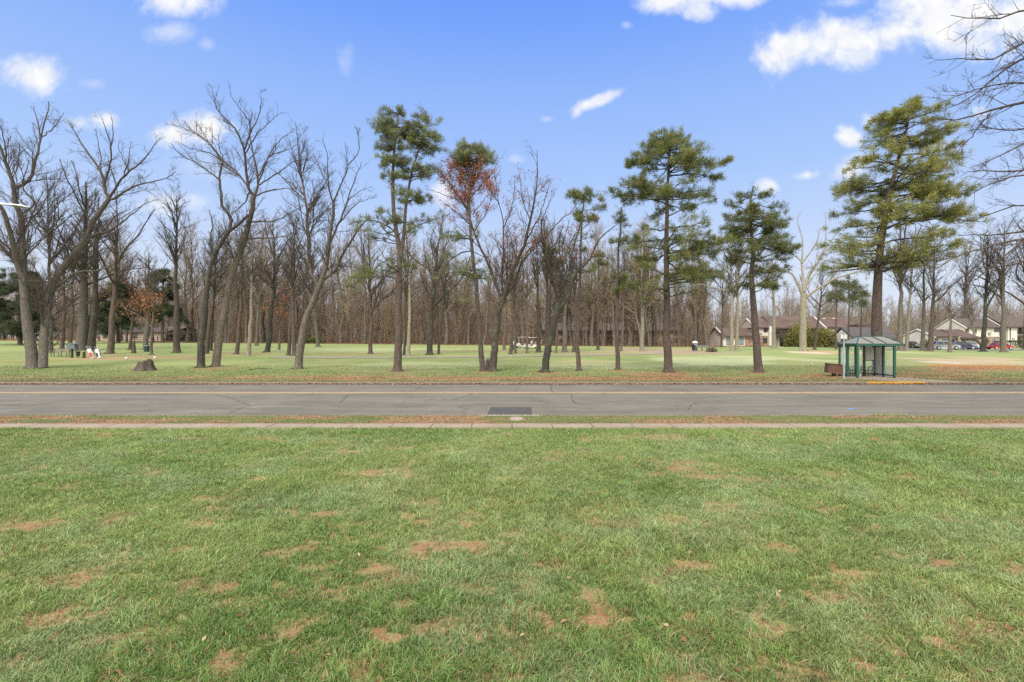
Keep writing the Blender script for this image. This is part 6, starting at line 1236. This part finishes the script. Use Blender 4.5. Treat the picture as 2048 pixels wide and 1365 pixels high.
# ------------------------------------------------------------------ vehicles
GLASSD = simple('car_glass', (.03, .035, .04), .08, .3, 1); TYRE = BLACKR; RIM = simple('alloy_rim', (.45, .45, .46), .35, .1, 3, .6); CHROME = simple('headlamp', (.6, .62, .63), .15, .1); TAIL = simple('tail_lamp', (.4, .02, .015), .3, .1)
def paint(name, c):
    m, nt_, b = newmat(name); b.inputs['Base Color'].default_value = (*c, 1); b.inputs['Metallic'].default_value = .35; b.inputs['Roughness'].default_value = .32; b.inputs['Coat Weight'].default_value = .6
    f = noise(nt_, coord(nt_), 1.5, 4); nt_.links.new(ramp(nt_, f, [(.3, tuple(x * .85 for x in c)), (.7, tuple(min(1, x * 1.1) for x in c))]), b.inputs['Base Color']); return m
def car(label, px, Y, rz, mat, kind='suv', L=4.5, W=1.8, H=1.65, cat='car', grp=None):
    x = (px - CX) / F * Y; o = empty('parked_car', (x, Y, gz(x, Y) + .05), label, cat, grp, rz); h = L / 2; wr = .34; b0 = .24; belt = .92 if kind == 'suv' else .82
    prof = [(-h, b0 + .1), (-h + .05, .60), (-h + .10, belt - .10), (-h + .95, belt + .02), (h - .55, belt + .06), (h - .06, belt - .02), (h, .62), (h - .03, b0 + .1), (h - .2, b0), (-h + .2, b0)]
    bm = prism(B(), prof, -W / 2, W / 2, [.16, .10, .10, .05, .05, .10, .10, .16, .04, .04]); bobj('body', bm, mat, o, bevel=.05)
    top = H; gh = [(-h + .9, belt), (-h + 1.65, top - .08), (-h + 2.1, top), (h - .95, top - .02), (h - .30, belt + .04)] if kind != 'sedan' else [(-h + 1.0, belt), (-h + 1.85, top - .05), (-h + 2.3, top), (h - 1.6, top - .03), (h - .75, belt + .03)]
    bm = prism(B(), gh, -W / 2 + .10, W / 2 - .10, [0, .12, .14, .14, .03]); bobj('window', bm, GLASSD, o, bevel=.02)
    rp = [(gh[1][0] + .02, gh[1][1] + .012), (gh[2][0], gh[2][1] + .02), (gh[3][0], gh[3][1] + .02), (gh[3][0] + .12, gh[3][1] - .06), (gh[3][0] - .1, gh[3][1] - .07), (gh[1][0] + .2, gh[1][1] - .05)]
    bm = prism(B(), rp, -W / 2 + .19, W / 2 - .19); bobj('roof', bm, mat, o, bevel=.012)
    for y in (-1, 1):
        for a, c in ((gh[0], gh[1]), (((gh[2][0] + gh[3][0]) / 2, belt), ((gh[2][0] + gh[3][0]) / 2, top - .02)), (gh[4], gh[3])):
            bm = bar(B(), (a[0], y * (W / 2 - .095), a[1]), (c[0], y * (W / 2 - .225), c[1]), .035, 6); bobj('pillar', bm, mat, o)
        for xw in (-h + .85, h - .85):
            wv = B(); bar(wv, (xw, y * (W / 2 - .20), wr), (xw, y * (W / 2 + .005), wr), wr, 22); wo = bobj('wheel', wv, TYRE, o, bevel=.03); rm = B(); bar(rm, (xw, y * (W / 2 - .02), wr), (xw, y * (W / 2 + .02), wr), wr * .62, 16); bobj('rim', rm, RIM, wo)
        bm = box(B(), -h + .0, -h + .32, y * (W / 2 - .30) - .16, y * (W / 2 - .30) + .16, .62, .76); bobj('headlight', bm, CHROME, o, bevel=.03)
        bm = box(B(), h - .14, h + .006, y * (W / 2 - .22) - .12, y * (W / 2 - .22) + .12, .66, .86); bobj('tail_light', bm, TAIL, o, bevel=.02)
        bm = box(B(), -h + 1.25, -h + 1.42, y * (W / 2 + .06) - .09, y * (W / 2 + .06) + .09, belt - .02, belt + .13); bobj('mirror', bm, mat, o, bevel=.02)
    bm = box(B(), -h - .012, -h + .04, -.45, .45, .42, .58); bobj('grille', bm, BLACK, o); bm = box(B(), -h - .02, -h - .013, -.25, .25, .46, .56); bobj('number_plate', bm, WHITEP, o); bm = box(B(), h, h + .012, -.25, .25, .62, .72); bobj('number_plate', bm, WHITEP, o); return o
SIL = paint('silver_paint', (.30, .32, .34)); BLU = paint('dark_blue_paint', (.05, .06, .10)); WHT = paint('white_car_paint', (.55, .57, .57)); RDC = paint('red_car_paint', (.42, .03, .02)); DKC = paint('dark_car_paint', (.04, .045, .05))
car('silver grey estate car parked sideways behind the short reddish trunk', 1888, 93, rad(175), SIL, 'suv', 4.7, 1.8, 1.6); car('dark blue car parked behind the bonnet of the silver car', 1923, 97.5, rad(160), BLU, 'sedan', 4.6, 1.8, 1.5); car('white car facing the camera right of the dark blue car', 1941, 99, rad(62), WHT, 'suv', 4.2, 1.75, 1.5); car('bright red car at the right, partly hidden by the grey trunk', 1999, 98, rad(178), RDC, 'sedan', 4.4, 1.75, 1.45)
car('dark car half hidden left of the two trunks beside the red roofed house', 1827, 108, rad(80), DKC, 'sedan', 4.4, 1.75, 1.45); car('grey car glimpsed left of the brown trunk beside the low olive shrub', 1841, 112, rad(170), SIL, 'suv', 4.3)
car('white car glimpsed through the wood right of the dark leaning tree', 914, 140, rad(5), WHT, 'suv', 4.4); car('white vehicle glimpsed through the wood left of the red maple', 972, 142, rad(176), WHT, 'sedan', 4.4, 1.75, 1.45); car('white van like car glimpsed through the wood behind the golf carts', 1040, 138, rad(178), WHT, 'suv', 4.6, 1.8, 1.75); car('white car far at left seen under the evergreen boughs', 78, 130, rad(4), WHT, 'suv', 4.5); car('white car far at left near the oval crowned tree', 377, 128, rad(176), WHT, 'sedan', 4.5, 1.75, 1.45)
CARTW = simple('cart_cream', (.62, .6, .54), .4, .08); SEATM = simple('tan_seat', (.40, .28, .19), .7)
def cart(label, px, py, rz, sc=1.0):
    b = hit(px, py); o = empty('golf_cart', b, label, 'golf cart', 'golf carts', rz); 
    bm = prism(B(), [(-1.15, .30), (-1.15, .62), (-.75, .82), (-.62, .80), (-.45, .38), (.15, .38), (.22, .62), (.75, .66), (1.15, .62), (1.15, .34), (.9, .26), (-.9, .26)], -.56, .56); bobj('body', bm, CARTW, o, bevel=.03)
    bm = box(B(), .18, .66, -.52, .52, .66, .80); bobj('seat', bm, SEATM, o, bevel=.03); bm = box(B(), .60, .70, -.52, .52, .82, 1.18); bobj('backrest', bm, SEATM, o, bevel=.03)
    bm = box(B(), -.85, 1.05, -.58, .58, 1.80, 1.86); bobj('roof', bm, CARTW, o, bevel=.02)
    for x0, x1 in ((-.70, -.62), (.95, .90)):
        for y in (-.5, .5): bobj('post', bar(B(), (x0, y, .7), (x1, y, 1.80), .02, 8), BLACK, o)
    bobj('windscreen', box(B(), -.70, -.69, -.5, .5, .85, 1.7), CLEAR, o)
    bm = B(); bar(bm, (-.5, -.25, .6), (-.22, -.25, .98), .02, 8); bobj('steering_column', bm, BLACK, o)
    bm = B(); bmesh.ops.create_circle(bm, segments=16, radius=.17, matrix=Matrix.Translation((-.22, -.25, .98)) @ Matrix.Rotation(rad(55), 4, 'Y')); vs = [v.co.copy() for v in bm.verts]; bm.free(); bm = B()
    for a, c in zip(vs, vs[1:] + vs[:1]): bar(bm, a, c, .014, 6)
    bobj('steering_wheel', bm, BLACK, o)
    for xw in (-.8, .8):
        for y in (-1, 1): wo = bobj('wheel', bar(B(), (xw, y * .42, .23), (xw, y * .58, .23), .23, 18), TYRE, o); bobj('rim', bar(B(), (xw, y * .575, .23), (xw, y * .595, .23), .13, 12), WHITEP, wo)
    return o
c1 = cart('cream golf cart with roof standing behind the thin reddish trunk', 1063, 698, rad(4)); c2 = cart('second golf cart, left of and partly behind the roofed one', 1046, 696.5, rad(12))
for cc, labs in ((c1, ('dark golf bag strapped upright at the back of the roofed golf cart', 'pale golf bag strapped at the back of the roofed golf cart')), (c2, ('golf bag at the back of the second golf cart',))):
    for q, lb in enumerate(labs):
        p = cc.matrix_basis @ Vector((1.2, -.25 + .5 * q, .3)); golf_bag(lb, (p.x, p.y, p.z), cc.rotation_euler.z + math.pi, False, .95)
# ------------------------------------------------------------------ person beside the trunks
SKIN = simple('skin', (.42, .25, .18), .6, .06); SHIRT = simple('white_shirt', (.7, .7, .71), .8, .06); TROUS = simple('dark_trousers', (.045, .05, .065), .85, .15); HAIR = simple('dark_hair', (.03, .02, .015), .8); SHOE = simple('pale_shoes', (.5, .5, .5), .7)
def skinned(name, chains, mat, parent, root=0, sub=2):
    me = bpy.data.meshes.new(name); V = []; E = []; R = []; key = {}
    for ch in chains:
        pv = None
        for x, y, z, r in ch:
            k = (round(x, 3), round(y, 3), round(z, 3))
            if k not in key: key[k] = len(V); V.append((x, y, z)); R.append(r)
            if pv is not None: E.append((pv, key[k]))
            pv = key[k]
    me.from_pydata(V, E, []); o = bpy.data.objects.new(name, me); COL.objects.link(o); o.modifiers.new('skin', 'SKIN')
    for i, r in enumerate(R): rr = r if isinstance(r, tuple) else (r, r); me.skin_vertices[0].data[i].radius = rr; me.skin_vertices[0].data[i].use_root = i == root
    s = o.modifiers.new('sub', 'SUBSURF'); s.levels = s.render_levels = sub
    dg = bpy.context.evaluated_depsgraph_get(); m2 = bpy.data.meshes.new_from_object(o.evaluated_get(dg)); m2.name = name
    o2 = bpy.data.objects.new(name, m2); COL.objects.link(o2); bpy.data.objects.remove(o); o2.name = name; m2.materials.clear(); m2.materials.append(mat)
    for p in m2.polygons: p.use_smooth = True
    o2.parent = parent; return o2
b = hit(1025.5, 704)
pr = empty('person', b, 'person in a white shirt and dark trousers standing between two trunks', 'person', rz=rad(200))
arm = lambda s: [(0, 0, 1.40, (.11, .08)), (s * .17, 0, 1.41, .062), (s * .24, .01, 1.16, .046), (s * .25, -.08, .92, .034), (s * .255, -.10, .85, .030), (s * .25, -.125, .80, .018)]
leg = lambda s: [(0, 0, .95, (.13, .10)), (s * .09, 0, .86, .09), (s * .10, -.01, .50, .058), (s * .11, .02, .10, .042), (s * .115, -.05, .035, .04), (s * .125, -.16, .03, .03)]
body = [[(0, 0, .95, (.13, .10)), (0, 0, 1.15, (.12, .09)), (0, 0, 1.40, (.11, .08)), (0, 0, 1.50, .052), (0, -.01, 1.57, (.066, .078)), (0, -.015, 1.66, (.078, .095)), (0, -.005, 1.74, (.055, .065))], arm(-1), arm(1), leg(-1), leg(1)]
for s in (-1, 1):
    for k in range(4): body.append([(s * .25, -.125, .80, .018), (s * (.235 + .012 * k), -.145 + .012 * k, .755, .009), (s * (.232 + .012 * k), -.135 + .012 * k, .715 + .008 * abs(k - 1), .007)])
    body.append([(s * .255, -.10, .85, .030), (s * .225, -.135, .80, .010), (s * .222, -.15, .775, .008)])
bd = skinned('body', body, SKIN, pr)
sl_ = lambda s: [(0, 0, 1.40, (.135, .10)), (s * .175, 0, 1.405, .085), (s * .225, .01, 1.20, .07)]
skinned('shirt', [[(0, 0, .93, (.16, .13)), (0, 0, 1.15, (.15, .115)), (0, 0, 1.40, (.135, .10)), (0, 0, 1.475, (.075, .07))], sl_(-1), sl_(1)], SHIRT, pr)
tl = lambda s: [(0, 0, .96, (.145, .115)), (s * .095, 0, .86, .108), (s * .10, -.01, .50, .082), (s * .11, .015, .12, .07)]
skinned('trousers', [[(0, 0, 1.0, (.14, .11)), (0, 0, .96, (.145, .115))], tl(-1), tl(1)], TROUS, pr)
skinned('hair', [[(0, .03, 1.64, (.075, .07)), (0, .01, 1.72, (.085, .095)), (0, -.01, 1.765, (.06, .07))]], HAIR, pr)
for s in (-1, 1):
    skinned('shoe', [[(s * .11, .04, .05, .05), (s * .115, -.06, .04, .048), (s * .125, -.18, .035, .038)]], SHOE, pr)
    e = B(); bmesh.ops.create_uvsphere(e, u_segments=8, v_segments=6, radius=.012, matrix=Matrix.Translation((s * .03, -.103, 1.665))); bobj('eye', e, BLACK, pr)
    e = B(); bmesh.ops.create_uvsphere(e, u_segments=8, v_segments=6, radius=.026, matrix=Matrix.Translation((s * .083, -.005, 1.65)) @ Matrix.Diagonal((.35, .7, 1.2, 1))); bobj('ear', e, SKIN, pr)
e = B(); bar(e, (0, -.10, 1.66), (0, -.125, 1.628), .008, 8, .016); bobj('nose', e, SKIN, pr); e = B(); box(e, -.024, .024, -.108, -.098, 1.594, 1.604); bobj('mouth', e, simple('lips', (.3, .12, .1), .6), pr)
